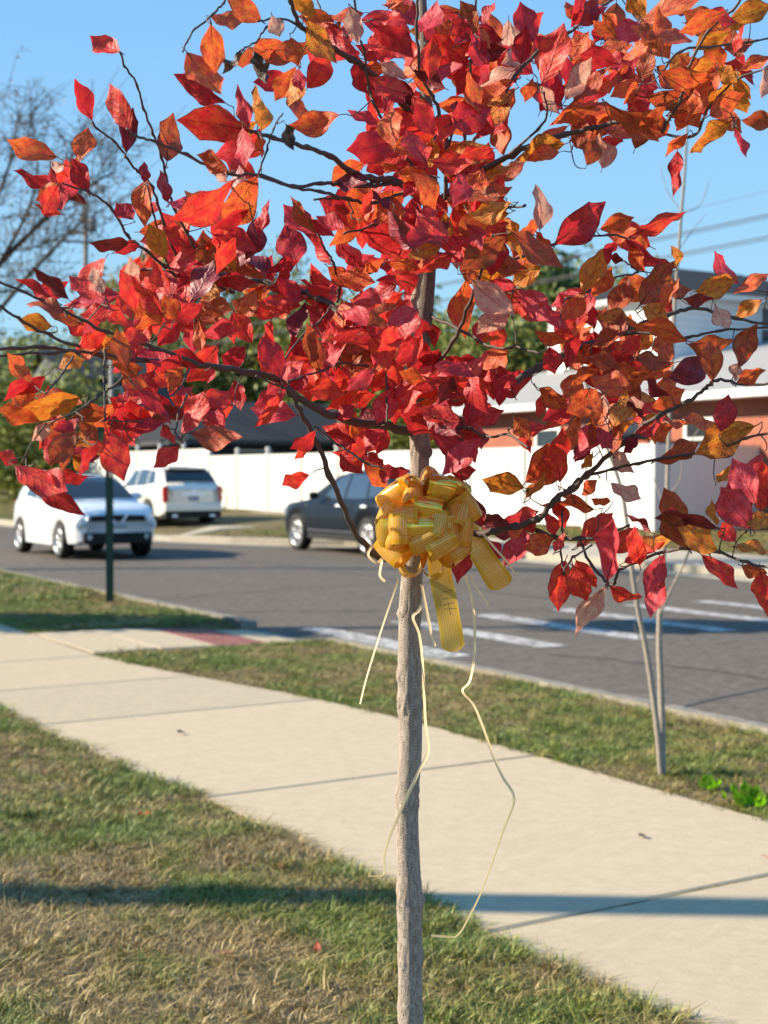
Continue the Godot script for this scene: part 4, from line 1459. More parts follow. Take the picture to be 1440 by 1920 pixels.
func build_cars() -> void:
	var white := glossy("car white", tone(0.74, 0.75, 0.74))
	var cream := glossy("car cream", tone(0.74, 0.71, 0.62))
	var navy := plain_mat("car slate", tone(0.011, 0.015, 0.021), 0.22)
	navy.metallic_specular = 0.3
	var dark := plain_mat("car black trim", Color.BLACK)
	var chrome := plain_mat("chrome", Color.WHITE)
	var lens := plain_mat("lamp lens", tone(0.45, 0.47, 0.48), 0.08)
	var red := plain_mat("tail lens", tone(0.42, 0.015, 0.02), 0.12)
	var glass := plain_mat("car glass", Color.BLACK)
	# the small white crossover driving towards us
	var small := {"kind": "small_crossover", "length": 4.13, "width": 1.77, "sill": 0.30, "wheel": 0.335, "axles": [0.84, 3.37], "crown": 0.035, "spokes": 5, "rails": false, "dark_sill": false, "dark_mirror": false, "chrome": false,
		"plan": [[0.0, 0.60], [0.06, 0.70], [0.16, 0.78], [0.35, 0.85], [0.8, 0.885], [2.0, 0.865], [3.4, 0.885], [3.8, 0.84], [4.03, 0.74], [4.13, 0.66]],
		"shoulder": [[0.0, 0.80], [0.05, 0.88], [0.2, 0.96], [0.6, 1.03], [1.1, 1.06], [1.9, 1.05], [2.9, 1.10], [3.5, 1.12], [3.95, 1.07], [4.13, 0.95]],
		"under": [[0.0, 0.36], [0.3, 0.28], [3.8, 0.28], [4.13, 0.42]],
		"roof": [[0.98, 1.06], [1.55, 1.42], [1.85, 1.53], [2.3, 1.565], [2.9, 1.55], [3.4, 1.47], [3.75, 1.28], [3.98, 1.08]],
		"cabin": [0.98, 3.98], "screen": [1.06, 1.78], "back": [3.42, 3.9], "mirror": 1.5, "handles": [2.35], "handle_y": 0.93, "seams": [1.25, 2.45],
		"panes": [[[1.35, 0.10], [2.38, 0.08], [2.40, 0.86], [1.85, 0.84]], [[2.46, 0.08], [3.18, 0.16], [2.95, 0.80], [2.48, 0.86]]]}
	var car := make_car("small white rounded crossover driving towards us in the near lane, dark grille", white, small, 27.1, 9.28, false, -0.075)
	var zf := -2.065
	# its face: a wide dark grille with a bright V, round headlights below thin upper lamps, black lower intake
	car_block(car, "grille", Vector3(-0.53, 0.71, zf - 0.012), Vector3(0.53, 0.82, zf + 0.1), dark)
	car_block(car, "lower_intake", Vector3(-0.66, 0.30, zf - 0.018), Vector3(0.66, 0.50, zf + 0.2), dark)
	car_block(car, "number_plate", Vector3(-0.16, 0.575, zf - 0.024), Vector3(0.16, 0.665, zf + 0.02), plain_mat("plate", tone(0.30, 0.32, 0.36), 0.5))
	for sx in [-1.0, 1.0]:
		var st := shape(false)
		quad(st, Vector3(sx * 0.05, 0.69, zf - 0.02), Vector3(sx * 0.085, 0.69, zf - 0.02), Vector3(sx * 0.20, 0.835, zf - 0.016), Vector3(sx * 0.155, 0.835, zf - 0.016))
		part("grille_bar", done(st), chrome, car)
		var dir := Vector3(sx * 0.42, 0.03, -1.0)
		var lamp := car_disc(car, "headlight", Vector3(sx * 0.665, 0.655, zf + 0.075), dir, [[0.145, -0.05], [0.135, 0.015], [0.115, 0.03]], white)
		car_disc(car, "reflector", Vector3.ZERO, dir, [[0.115, 0.028], [0.09, 0.02], [0.0, 0.018]], chrome, lamp)
		car_disc(car, "lens", Vector3.ZERO, dir, [[0.085, 0.022], [0.07, 0.04], [0.04, 0.052], [0.0, 0.056]], lens, lamp)
		var slim := car_block(car, "upper_lamp", Vector3(sx * 0.66 - 0.15, 0.905, zf + 0.21), Vector3(sx * 0.66 + 0.15, 0.955, zf + 0.36), lens, sx * -0.5)
		slim.rotation.z = sx * -0.12
		car_disc(car, "fog_lamp", Vector3(sx * 0.56, 0.42, zf - 0.015), Vector3(sx * 0.3, 0, -1), [[0.055, 0.0], [0.045, 0.012], [0.0, 0.016]], lens)
		car_block(car, "tail_light", Vector3(sx * 0.66 - 0.06, 0.85, 1.97), Vector3(sx * 0.66 + 0.06, 1.06, 2.03), red)
	# the pale crossover with its back to us, parked by the fence
	var big := {"kind": "parked_crossover", "length": 4.83, "width": 1.91, "sill": 0.33, "wheel": 0.37, "axles": [0.98, 3.79], "crown": 0.04, "spokes": 6, "rails": true, "dark_sill": true, "dark_mirror": false, "chrome": true,
		"plan": [[0.0, 0.70], [0.1, 0.82], [0.35, 0.91], [1.0, 0.955], [3.8, 0.955], [4.5, 0.915], [4.72, 0.875], [4.83, 0.83]],
		"shoulder": [[0.0, 0.78], [0.06, 0.9], [0.3, 1.0], [1.2, 1.08], [2.2, 1.08], [3.6, 1.13], [4.4, 1.16], [4.74, 1.13], [4.83, 1.02]],
		"under": [[0.0, 0.36], [0.4, 0.3], [4.4, 0.3], [4.83, 0.42]],
		"roof": [[1.2, 1.08], [1.9, 1.45], [2.3, 1.61], [2.8, 1.67], [3.7, 1.655], [4.2, 1.60], [4.45, 1.45], [4.72, 1.15]],
		"cabin": [1.2, 4.73], "screen": [1.3, 2.2], "back": [4.24, 4.66], "mirror": 1.75, "handles": [2.62, 3.5], "handle_y": 0.97, "seams": [1.6, 2.75, 3.55],
		"panes": [[[1.75, 0.10], [2.68, 0.08], [2.70, 0.86], [2.3, 0.85]], [[2.76, 0.08], [3.55, 0.08], [3.5, 0.86], [2.78, 0.87]], [[3.62, 0.10], [4.12, 0.18], [3.95, 0.80], [3.57, 0.86]]]}
	car = make_car("cream white crossover parked rear towards us by the white fence, upright red tail lights", cream, big, 37.95, 15.32, true, 0.06)
	var zr := 2.415
	car_block(car, "tailgate_panel", Vector3(-0.60, 0.68, zr - 0.06), Vector3(0.60, 1.04, zr + 0.012), cream)
	car_block(car, "bumper", Vector3(-0.84, 0.46, zr - 0.22), Vector3(0.84, 0.63, zr + 0.05), cream, 0.0, 0.03)
	car_block(car, "bumper_skirt", Vector3(-0.82, 0.27, zr - 0.28), Vector3(0.82, 0.455, zr + 0.02), dark, 0.0, 0.02)
	car_block(car, "chrome_bar", Vector3(-0.36, 0.885, zr + 0.0), Vector3(0.36, 0.93, zr + 0.034), chrome)
	car_block(car, "number_plate", Vector3(-0.16, 0.73, zr + 0.0), Vector3(0.16, 0.85, zr + 0.022), plain_mat("plate blue grey", tone(0.22, 0.25, 0.33), 0.5))
	car_disc(car, "emblem", Vector3(0, 0.985, zr + 0.01), Vector3.BACK, [[0.06, 0.0], [0.05, 0.012], [0.0, 0.014]], chrome)
	car_block(car, "roof_spoiler", Vector3(-0.56, 1.595, 1.75), Vector3(0.56, 1.635, 2.0), cream)
	for sx in [-1.0, 1.0]:
		car_block(car, "tail_light", Vector3(sx * 0.79 - 0.075, 0.70, zr - 0.16), Vector3(sx * 0.79 + 0.075, 1.13, zr + 0.012), red, 0.0, 0.03)
		car_block(car, "exhaust_tip", Vector3(sx * 0.55 - 0.08, 0.30, zr - 0.1), Vector3(sx * 0.55 + 0.08, 0.36, zr + 0.04), chrome)
		car_block(car, "headlight", Vector3(sx * 0.72 - 0.1, 0.72, -2.36), Vector3(sx * 0.72 + 0.1, 0.95, -2.25), lens)
	# the dark car beyond the trunk, seen from its left side
	var suv := {"kind": "dark_suv", "length": 4.86, "width": 1.95, "sill": 0.34, "wheel": 0.375, "axles": [0.93, 3.86], "crown": 0.05, "spokes": 5, "rails": true, "dark_sill": true, "dark_mirror": true, "chrome": true,
		"plan": [[0.0, 0.66], [0.1, 0.80], [0.35, 0.92], [0.95, 0.97], [3.9, 0.97], [4.55, 0.92], [4.78, 0.87], [4.86, 0.80]],
		"shoulder": [[0.0, 0.74], [0.07, 0.88], [0.3, 0.99], [1.3, 1.08], [2.2, 1.07], [3.6, 1.10], [4.5, 1.12], [4.78, 1.06], [4.86, 0.92]],
		"under": [[0.0, 0.36], [0.4, 0.3], [4.4, 0.3], [4.86, 0.44]],
		"roof": [[1.3, 1.08], [2.0, 1.44], [2.4, 1.61], [2.9, 1.69], [3.6, 1.68], [4.2, 1.60], [4.5, 1.42], [4.78, 1.10]],
		"cabin": [1.3, 4.78], "screen": [1.4, 2.32], "back": [4.28, 4.7], "mirror": 1.85, "handles": [2.75, 3.75], "handle_y": 0.98, "seams": [1.7, 2.9, 3.75],
		"panes": [[[1.88, 0.10], [2.82, 0.08], [2.84, 0.86], [2.42, 0.85]], [[2.90, 0.08], [3.70, 0.08], [3.62, 0.86], [2.92, 0.87]], [[3.77, 0.10], [4.26, 0.2], [4.08, 0.80], [3.70, 0.86]]]}
	car = make_car("dark slate grey car by the far kerb, half hidden by the gold bow", navy, suv, 25.0, 14.72, true, -0.095)
	for sx in [-1.0, 1.0]:
		car_block(car, "tail_light", Vector3(sx * 0.75 - 0.15, 0.86, 2.33), Vector3(sx * 0.75 + 0.15, 1.02, 2.42), red)
		car_block(car, "headlight", Vector3(sx * 0.74 - 0.12, 0.74, -2.34), Vector3(sx * 0.74 + 0.12, 0.9, -2.2), lens, sx * -0.5)
		car_block(car, "chrome_strip", Vector3(sx * 0.968 - 0.01, 0.45, -1.0), Vector3(sx * 0.968 + 0.012, 0.468, 0.95), plain_mat("satin strip", tone(0.2, 0.2, 0.21), 0.4, 0.6))
	car_block(car, "number_plate", Vector3(-0.16, 0.70, 2.40), Vector3(0.16, 0.80, 2.44), plain_mat("plate", Color.WHITE))


# ---------------------------------------------------------------- the red tree

var leaf_shapes := []           # ArrayMesh variants, one unit from base to tip
var leaf_ends := []             # where each variant's tip lies
var way_pixels := PackedVector2Array()   # samples along all branches: where they stand in the photograph ...
var way_points := PackedVector3Array()   # ... and in the place
var hand_leaves := []           # [base, tip, flatness, colour]
var twig_shape: SurfaceTool
var tree: Node3D

const LEAF_LOOK := {
	"R": [[0.82, 0.030, 0.036], [0.84, 0.092, 0.036], 0.25],
	"K": [[0.78, 0.095, 0.115], [0.68, 0.04, 0.055], 0.10],
	"C": [[0.54, 0.018, 0.034], [0.68, 0.044, 0.036], 0.4],
	"D": [[0.18, 0.012, 0.026], [0.30, 0.02, 0.028], 0.4],
	"S": [[0.68, 0.085, 0.034], [0.80, 0.19, 0.040], 0.5],
	"O": [[0.86, 0.21, 0.038], [0.82, 0.10, 0.040], 0.45],
	"Y": [[0.80, 0.33, 0.035], [0.76, 0.19, 0.026], 0.65],
	"B": [[0.46, 0.12, 0.03], [0.54, 0.075, 0.03], 0.6],
	"P": [[0.80, 0.50, 0.34], [0.78, 0.32, 0.24], 0.12],
	"N": [[0.055, 0.038, 0.028], [0.14, 0.10, 0.075], 0.3],
	"T": [[0.45, 0.30, 0.15], [0.26, 0.15, 0.07], 0.5],
}


func leaf_material(code: String, version: int) -> StandardMaterial3D:
	var called := "leaf %s %d" % [code, version]
	if mats.has(called):
		return mats[called]
	var look: Array = LEAF_LOOK[code]
	var a := tone(look[0][0], look[0][1], look[0][2])
	var b := tone(look[1][0], look[1][1], look[1][2])
	var spots: float = look[2] * (0.6 if version == 0 else 1.25)
	var seed_from := 100.0 * version + code.unicode_at(0) * 13.0
	var m := plain_mat(called, Color.WHITE, 0.5 if code in ["C", "D", "R"] else 0.56)
	m.albedo_texture = picture(128, 208, func(x, y):
		var u: float = (x - 63.5) / 64.0
		var v: float = y / 208.0
		var blotch := soft.get_noise_2d(x * 0.018 + seed_from, y * 0.018) + 0.5 * fine.get_noise_2d(x * 0.06, y * 0.06 + seed_from)
		var c := a.lerp(b, clampf(0.5 + blotch * 0.9, 0.0, 1.0))
		var vein := absf(fposmod(v * 6.5 - pow(absf(u), 0.8) * 2.0 + 0.08 * soft.get_noise_2d(x * 0.05, y * 0.05 + seed_from), 1.0) - 0.5) * 2.0
		var side_vein := clampf((vein - 0.86) * 7.0, 0.0, 1.0) * (1.0 - absf(u) * 0.5)
		var rib := clampf(1.0 - absf(u) * (22.0 + 26.0 * v), 0.0, 1.0)
		c = c.lerp(Color(c.r * 0.62, c.g * 0.5, c.b * 0.5), side_vein * 0.45)
		c = c.lerp(c.darkened(0.55) if code != "N" else c.lightened(0.3), rib * 0.8)
		var net := cells.get_noise_2d(x * 0.16 + seed_from, y * 0.16)
		c = c.lerp(c.darkened(0.25), clampf(net + 0.9, 0.0, 1.0) * 0.3)
		var zone := clampf(soft.get_noise_2d(x * 0.022 - seed_from, y * 0.022) + spots - 0.35, 0.0, 1.0)
		var speck := fine.get_noise_2d(x * 0.15 + seed_from * 3.0, y * 0.15)
		if zone > 0.0 and speck > 0.52 - zone * 0.5:
			c = c.lerp(tone(0.055, 0.018, 0.012), clampf((speck - 0.52 + zone * 0.5) * 6.0, 0.0, 0.88))
		var rim := absf(u) + fine.get_noise_2d(x * 0.09, y * 0.09 - seed_from) * 0.18
		if version == 1 and rim > 0.93:
			c = c.lerp(tone(0.10, 0.035, 0.02), 0.6)
		return c)
	if not mats.has("leaf relief"):
		mats["leaf relief"] = picture(128, 208, func(x, y):
			var u: float = (x - 63.5) / 64.0
			var v: float = y / 208.0
			var vein := absf(fposmod(v * 6.5 - pow(absf(u), 0.8) * 2.0, 1.0) - 0.5) * 2.0
			var k := 0.75 - pow(vein, 3.0) * 0.45 - clampf(1.0 - absf(u) * 9.0, 0.0, 1.0) * 0.4 + fine.get_noise_2d(x * 0.05, y * 0.05) * 0.2
			return Color(k, k, k))
	m.heightmap_enabled = true
	m.heightmap_texture = mats["leaf relief"]
	m.heightmap_scale = 0.10
	m.backlight_enabled = true
	m.backlight = Color(0.92, 0.92, 0.92) if code not in ["N", "D"] else Color(0.5, 0.5, 0.5)
	m.metallic_specular = 0.5
	return m


func make_leaf(fold: float, curl: float, twist: float, wide: float, wave: float, belly: float, seed_from: float) -> void:
	var st := shape()
	var rows := 14
	var cols := 8
	var p := Vector3.ZERO
	var bend := -curl * 0.5
	var grid := []
	for j in rows + 1:
		var v := float(j) / rows
		var half := wide * 0.95 * pow(sin(PI * pow(v, belly)), 0.68) * lerpf(0.72, 1.0, smoothstep(0.0, 0.3, v)) * (1.0 if v < 0.72 else lerpf(1.0, 0.30, pow((v - 0.72) / 0.28, 0.8)))
		var turn := twist * (v - 0.2)
		var across := Vector3(cos(turn), 0, sin(turn))
		var along := Vector3(0, cos(bend), sin(bend))
		var up := across.cross(along).normalized()
		var row := []
		for i in cols + 1:
			var u := float(i) / cols * 2.0 - 1.0
			var x := u * half
			var rim := 1.0 + 0.05 * soft.get_noise_2d(v * 3.1 + seed_from, u * 2.0 + seed_from)
			var lift := fold * absf(x) + wave * u * u * half / maxf(wide, 0.01) * sin(v * 9.0 + (1.3 if u > 0.0 else 0.0) + seed_from) + soft.get_noise_2d(v * 2.3 + seed_from, u * 1.4 - seed_from) * 0.035 * sin(PI * v)
			row.append(p + across * x * rim * sqrt(maxf(1.0 - fold * fold * 0.4, 0.3)) + up * lift)
		grid.append(row)
		p += along / rows
		bend += curl / rows * (0.6 + 0.8 * v)
	for j in rows:
		for i in cols:
			quad(st, grid[j][i], grid[j][i + 1], grid[j + 1][i + 1], grid[j + 1][i], float(i) / cols, float(j) / rows, float(i + 1) / cols, float(j + 1) / rows)
	# the stalk
	var stalk := PackedVector3Array([Vector3(0, -0.13, -0.015), Vector3(0, -0.05, 0.0), Vector3(0, 0.02, -0.004), Vector3(0, 0.3, -0.006)])
	var r := 0.0105
	for i in 3:
		for k in 4:
			var q := []
			for e in [[i, k], [i, k + 1], [i + 1, k + 1], [i + 1, k]]:
				var a: float = TAU * e[1] / 4.0
				var rr: float = r if e[0] < 3 else 0.003
				if e[0] == 3:
					var g: Vector3 = grid[4][4]
					q.append(g + Vector3(cos(a) * rr, 0, sin(a) * rr))
				else:
					q.append(stalk[e[0]] + Vector3(cos(a) * rr, 0, sin(a) * rr))
			quad(st, q[0], q[1], q[2], q[3], 0.5, 0.1, 0.5, 0.1)
	leaf_shapes.append(done(st))
	leaf_ends.append(grid[rows][4])


func branch(called: String, m: Material, dots: Array, r0: float, r1: float, z0: float, z1: float, keep := true) -> void:   # dots: where it runs in the photograph; radii in its pixels; z0 to z1 its distance
	z0 = TREE_DEPTH + (z0 - TREE_DEPTH) * 2.0
	z1 = TREE_DEPTH + (z1 - TREE_DEPTH) * 2.0
	var way := []
	var total := 0.0
	for i in range(1, dots.size()):
		total += Vector2(dots[i][0], dots[i][1]).distance_to(Vector2(dots[i - 1][0], dots[i - 1][1]))
	var run := 0.0
	for i in dots.size():
		if i:
			run += Vector2(dots[i][0], dots[i][1]).distance_to(Vector2(dots[i - 1][0], dots[i - 1][1]))
		way.append(at(dots[i][0], dots[i][1], lerpf(z0, z1, run / total)))
	var pts := curve_points(way, 6)
	var radii := PackedFloat32Array()
	for i in pts.size():
		var f := float(i) / (pts.size() - 1)
		var r := 0.84 * lerpf(r0, r1, f) / FOCAL * lerpf(z0, z1, f)
		if i % 6 == 0 and i > 0 and r < 0.006:
			r *= 1.35      # the nodes
		radii.append(r * (1.0 + 0.12 * soft.get_noise_2d(i * 0.9, r0 * 31.0 + dots[0][0])))
		if i > 0 and i < pts.size() - 1:
			pts[i] += Vector3(soft.get_noise_2d(i * 1.7, dots[0][1]), soft.get_noise_2d(dots[0][0], i * 1.7), soft.get_noise_2d(i * 1.3, 9.0 + dots[0][1])) * minf(r * 1.1, 0.003)
	var st := shape()
	tube(st, pts, radii, 8 if r0 > 5.0 else 6)
	part(called, done(st), m, tree)
	if keep:
		for i in pts.size() - 1:
			for k in 4:
				var p := pts[i].lerp(pts[i + 1], k / 4.0)
				way_points.append(p)
				way_pixels.append(pixel(p))


func pixel(p: Vector3) -> Vector2:
	var c := cam_basis.inverse() * (p - Vector3(0, EYE, 0))
	return Vector2(720.0 + c.x / -c.z * FOCAL, 960.0 - c.y / -c.z * FOCAL)


func l(bx: float, by: float, tx: float, ty: float, flat: float, code: String) -> void:   # a leaf measured in the photograph: stalk end, tip, how broadside, colour
	if code == "C" and bx > 950.0 and by < 960.0 and int(bx + by) % 4 != 0:
		code = "S"
	if code == "C" and bx > 940.0 and by >= 960.0:
		code = "R"
	hand_leaves.append([Vector2(bx, by), Vector2(tx, ty), flat, code])


func nearest_way(p: Vector2) -> int:
	var best := 0
	var best_d := 1.0e9
	for i in way_pixels.size():
		var d := way_pixels[i].distance_squared_to(p)
		if d < best_d:
			best_d = d
			best = i
	return best


func leaf_place(b: Vector3, t: Vector3, flat: float, variant: int, flip: bool) -> Transform3D:
	var along := (t - b)
	var chord: Vector3 = leaf_ends[variant]
	var size := along.length() / chord.length()
	along = along.normalized()
	var look := (Vector3(0, EYE, 0) - b).normalized()
	var facing := (look - along * look.dot(along)).normalized()
	var roll := 0.78 * acos(clampf(flat, 0.05, 1.0)) * (1.0 if flip else -1.0)
	facing = facing.rotated(along, roll)
	var basis := Basis(facing.cross(along).normalized() * -1.0, along, facing)
	if basis.determinant() < 0.0:
		basis.x = -basis.x
	var level := Basis(Quaternion(chord.normalized(), Vector3.UP))
	return Transform3D(basis * level * Basis.from_scale(Vector3.ONE * size), b)


func add_twig(from: Vector3, to: Vector3, r: float) -> void:
	var d := from.distance_to(to)
	if d < 0.004:
		return
	var mid := from.lerp(to, 0.5) + Vector3(rng.randf_range(-0.1, 0.1), rng.randf_range(-0.16, 0.02), rng.randf_range(-0.1, 0.1)) * d
	tube(twig_shape, curve_points([from, mid, to], 4), PackedFloat32Array([r, r * 1.0, r * 0.95, r * 0.9, r * 0.85, r * 0.8, r * 0.75, r * 0.7, r * 0.7]), 5)


func build_tree() -> void:
	tree = thing("young_tree", "slender young tree in red and orange autumn leaf with the gold bow round its trunk", "tree", at(776, 2601, TREE_DEPTH))
	tree.position.y = 0.0
	var origin := tree.position
	# the trunk, rough where old branches were cut
	var dots := [[776, 2640], [774, 2300], [770, 1930], [768, 1700], [763, 1520], [770, 1400], [767, 1260], [770, 1110], [780, 1000], [787, 860], [786, 740], [790, 650], [800, 540], [806, 420], [806, 250], [798, 180], [795, 60], [790, -60], [792, -220], [786, -420]]
	var widths := [[2640, 58], [1930, 46], [1700, 46], [1520, 43], [1260, 43], [1110, 41], [1000, 39], [860, 37], [740, 36], [540, 31], [420, 28], [250, 25], [180, 22], [60, 17], [-60, 13], [-420, 6]]
	widths.reverse()
	var way := []
	for d in dots:
		way.append(at(d[0], d[1], TREE_DEPTH))
	var pts := curve_points(way, 14)
	var st := shape()
	var sides := 40
	var last := []
	var run := 0.0
	for i in pts.size():
		var py := pixel(pts[i]).y
		var r := ramp(widths, py) * 0.5 / FOCAL * TREE_DEPTH
		if i:
			run += pts[i].distance_to(pts[i - 1])
		var rough := 0.0
		for scar in [[1150, 16], [1262, 30], [1325, 34], [1500, 34], [1690, 60], [1790, 26], [845, 18], [1900, 20]]:
			rough = maxf(rough, 1.0 - absf(py - scar[0]) / scar[1])
		var ring := []
		for k in sides + 1:
			var a := TAU * (k % sides) / sides
			var n := fine.get_noise_3d(cos(a) * 2.4, run * 42.0, sin(a) * 2.4)
			var n2 := soft.get_noise_3d(cos(a) * 0.7, run * 9.0, sin(a) * 0.7)
			var rr := r * (1.0 + 0.04 * n2 + 0.008 * n + rough * (0.07 + 0.22 * n * absf(n) * 2.0 + 0.06 * n))
			ring.append(pts[i] + Vector3(cos(a) * rr, 0, sin(a) * rr))
		var young := 1.0 - 0.52 * smoothstep(900.0, 640.0, py)      # crown shade painted into the bark colour, deepening upwards
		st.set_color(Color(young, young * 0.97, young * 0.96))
		if i:
			for k in sides:
				quad(st, ring[k], ring[k + 1], last[k + 1], last[k], float(k) / sides, run, float(k + 1) / sides, run - 0.02)
		last = ring
		if py < 1000.0:
			for k in 4:
				var p := pts[i].lerp(pts[mini(i + 1, pts.size() - 1)], k / 4.0)
				way_points.append(p)
				way_pixels.append(pixel(p))
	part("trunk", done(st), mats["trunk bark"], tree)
	# knots
	for k in [[769, 1152, 9, -0.4], [795, 848, 10, 0.25], [768, 1262, 10, 1.25], [764, 1322, 8, -1.3], [789, 712, 10, 0.3]]:
		var c := at(k[0], k[1], TREE_DEPTH)
		var out_dir := Vector3(sin(k[3]), 0.1, cos(k[3]))
		var axis_y: Vector3 = out_dir.normalized()
		var axis_x := axis_y.cross(Vector3.UP).normalized()
		var rk: float = k[2] / FOCAL * TREE_DEPTH
		var depth: float = 17.0 / FOCAL * TREE_DEPTH
		st = shape()
		lathe(st, [[rk * 1.5, depth - rk * 1.0], [rk * 1.15, depth + rk * 0.12], [rk * 0.85, depth + rk * 0.3], [rk * 0.6, depth + rk * 0.1], [rk * 0.35, depth + rk * 0.22], [0.0, depth + rk * 0.1]], 12, Transform3D(Basis(axis_x, axis_y, axis_x.cross(axis_y)), c))
		part("knot", done(st), mats["bark"], tree)
	var tb: Material = mats["twig bark"]
	twig_shape = shape()
	var z := TREE_DEPTH
	branch("branch", mats["bark"], [[803, 470], [786, 520], [776, 575], [770, 625], [755, 685], [750, 712], [778, 750]], 8.5, 8.5, z - 0.03, z - 0.035)
	branch("branch", tb, [[772, 1062], [735, 1052], [693, 1033], [660, 985], [618, 890], [590, 822], [562, 768], [540, 728]], 8, 5, z, z - 0.10)
	branch("branch", tb, [[778, 812], [720, 799], [660, 790], [600, 768], [545, 735], [515, 710], [420, 690], [330, 680], [250, 673], [150, 662], [80, 652], [-30, 655]], 11, 3.5, z, z - 0.26)
	branch("branch", tb, [[250, 676], [180, 662], [100, 661], [-20, 669]], 4, 3, z - 0.19, z - 0.26)
	branch("branch", tb, [[385, 686], [290, 652], [200, 623], [155, 600], [85, 566], [-20, 522]], 4.5, 3, z - 0.16, z - 0.30)
	branch("branch", tb, [[150, 650], [90, 628], [35, 597], [-20, 562]], 4, 3, z - 0.22, z - 0.28)
	branch("branch", tb, [[790, 725], [755, 690], [710, 650], [650, 596], [600, 560], [550, 543], [500, 530], [420, 516], [370, 510], [250, 505]], 10, 3, z, z + 0.22)
	branch("branch", tb, [[440, 548], [400, 535], [350, 528], [310, 502], [275, 470], [240, 442], [205, 388], [165, 360], [105, 342]], 5, 2.2, z + 0.16, z + 0.08)
	branch("branch", tb, [[812, 395], [780, 365], [740, 340], [700, 335], [655, 320], [620, 293], [575, 277], [510, 257], [470, 247]], 9, 4, z, z - 0.22)
	branch("branch", tb, [[750, 342], [690, 350], [640, 346], [600, 344], [550, 350], [490, 329], [430, 325], [350, 291], [290, 266], [255, 256], [238, 242]], 5, 2.5, z - 0.05, z - 0.28)
	branch("branch", tb, [[760, 360], [700, 380], [655, 373], [600, 360], [550, 352], [488, 330]], 4, 3, z - 0.04, z - 0.18)
	branch("branch", tb, [[484, 328], [500, 280], [512, 242], [530, 212]], 2.6, 1.8, z - 0.18, z - 0.19)
	branch("branch", tb, [[655, 374], [620, 372], [588, 374]], 2.6, 2.2, z - 0.08, z - 0.10)
	branch("branch", tb, [[330, 480], [308, 420], [285, 350], [258, 322], [240, 298], [215, 265], [182, 241], [173, 227]], 3.4, 2.2, z + 0.14, z + 0.06)
	branch("branch", tb, [[365, 465], [350, 435], [328, 392], [316, 360], [312, 335], [303, 296], [287, 250], [270, 205], [257, 160], [235, 125], [224, 97]], 3.2, 2.2, z + 0.12, z - 0.02)
	branch("branch", tb, [[318, 510], [300, 450], [288, 400], [275, 342]], 2.6, 2.0, z + 0.13, z + 0.08)
	branch("branch", tb, [[804, 270], [760, 200], [720, 160], [660, 110], [600, 75], [562, 46], [545, 0], [535, -60]], 8, 4, z, z - 0.16)
	branch("branch", tb, [[598, 72], [560, 45], [520, 35], [485, 40]], 3, 2.2, z - 0.11, z - 0.14)
	branch("branch", tb, [[440, -20], [420, 5], [400, 27], [365, 55], [350, 78], [342, 97]], 3, 2, z - 0.20, z - 0.22)
	branch("branch", tb, [[528, 38], [500, 52], [480, 78], [455, 92], [440, 106]], 2.6, 1.8, z - 0.13, z - 0.15)
	branch("branch", tb, [[652, 70], [620, 40], [598, 12], [590, -30]], 2.4, 2, z - 0.08, z - 0.05)
	branch("branch", tb, [[660, -40], [672, 60], [682, 95], [690, 160], [700, 190], [720, 230], [760, 290], [790, 340]], 3, 4, z - 0.10, z - 0.03)
	branch("branch", tb, [[835, 375], [838, 285], [830, 235], [812, 180], [790, 140], [782, 60], [786, -40]], 5, 3, z - 0.02, z - 0.10)
	branch("branch", tb, [[866, 320], [872, 250], [880, 180], [884, 110], [888, 60], [895, -40]], 3.4, 2.6, z - 0.06, z - 0.12)
	branch("branch", tb, [[838, 290], [850, 240], [862, 210], [872, 186]], 3, 2, z - 0.03, z - 0.07)
	branch("branch", tb, [[815, 385], [860, 345], [905, 318], [960, 290], [1010, 265], [1060, 252], [1110, 240], [1180, 226]], 8, 5, z, z - 0.10)
	branch("branch", tb, [[1180, 228], [1235, 248], [1250, 228], [1275, 190], [1290, 130], [1330, 55], [1372, 20], [1400, -20]], 5, 2.6, z - 0.10, z - 0.18)
	branch("branch", tb, [[1235, 248], [1300, 256], [1330, 200], [1380, 150], [1460, 120]], 3.4, 2.4, z - 0.10, z - 0.16)
	branch("branch", tb, [[1245, 130], [1275, 95], [1330, 88], [1400, 80], [1460, 68]], 3, 2.4, z - 0.14, z - 0.10)
	branch("branch", tb, [[910, 318], [960, 285], [1010, 243], [1026, 212], [1020, 172]], 3.4, 2, z - 0.03, z - 0.10)
	branch("branch", tb, [[868, 320], [885, 270], [930, 215], [965, 145], [1010, 97], [1065, 62], [1110, 26], [1160, -12]], 4.5, 3.2, z + 0.03, z + 0.08)
	branch("branch", tb, [[792, 760], [850, 745], [925, 727], [962, 716], [1010, 690], [1080, 653], [1130, 638], [1180, 616], [1250, 592], [1300, 578], [1380, 596], [1460, 614]], 10, 3, z, z + 0.12)
	branch("branch", tb, [[1100, 648], [1180, 625], [1240, 628], [1290, 632], [1350, 620], [1460, 614]], 4, 2.6, z + 0.06, z - 0.02)
	branch("branch", tb, [[790, 1000], [860, 1004], [910, 1000], [968, 986], [1010, 972], [1045, 935], [1080, 912], [1100, 890], [1170, 830], [1230, 782], [1290, 752], [1325, 728], [1345, 712], [1400, 722], [1460, 716]], 9, 2.6, z, z - 0.16)
	branch("branch", tb, [[1065, 915], [1100, 893], [1150, 880], [1200, 868], [1290, 852], [1340, 845], [1400, 822], [1460, 810]], 4, 3, z - 0.06, z - 0.16)
	branch("branch", tb, [[985, 984], [1040, 1008], [1085, 1010], [1130, 1005], [1180, 985]], 6, 2.4, z - 0.02, z - 0.10)
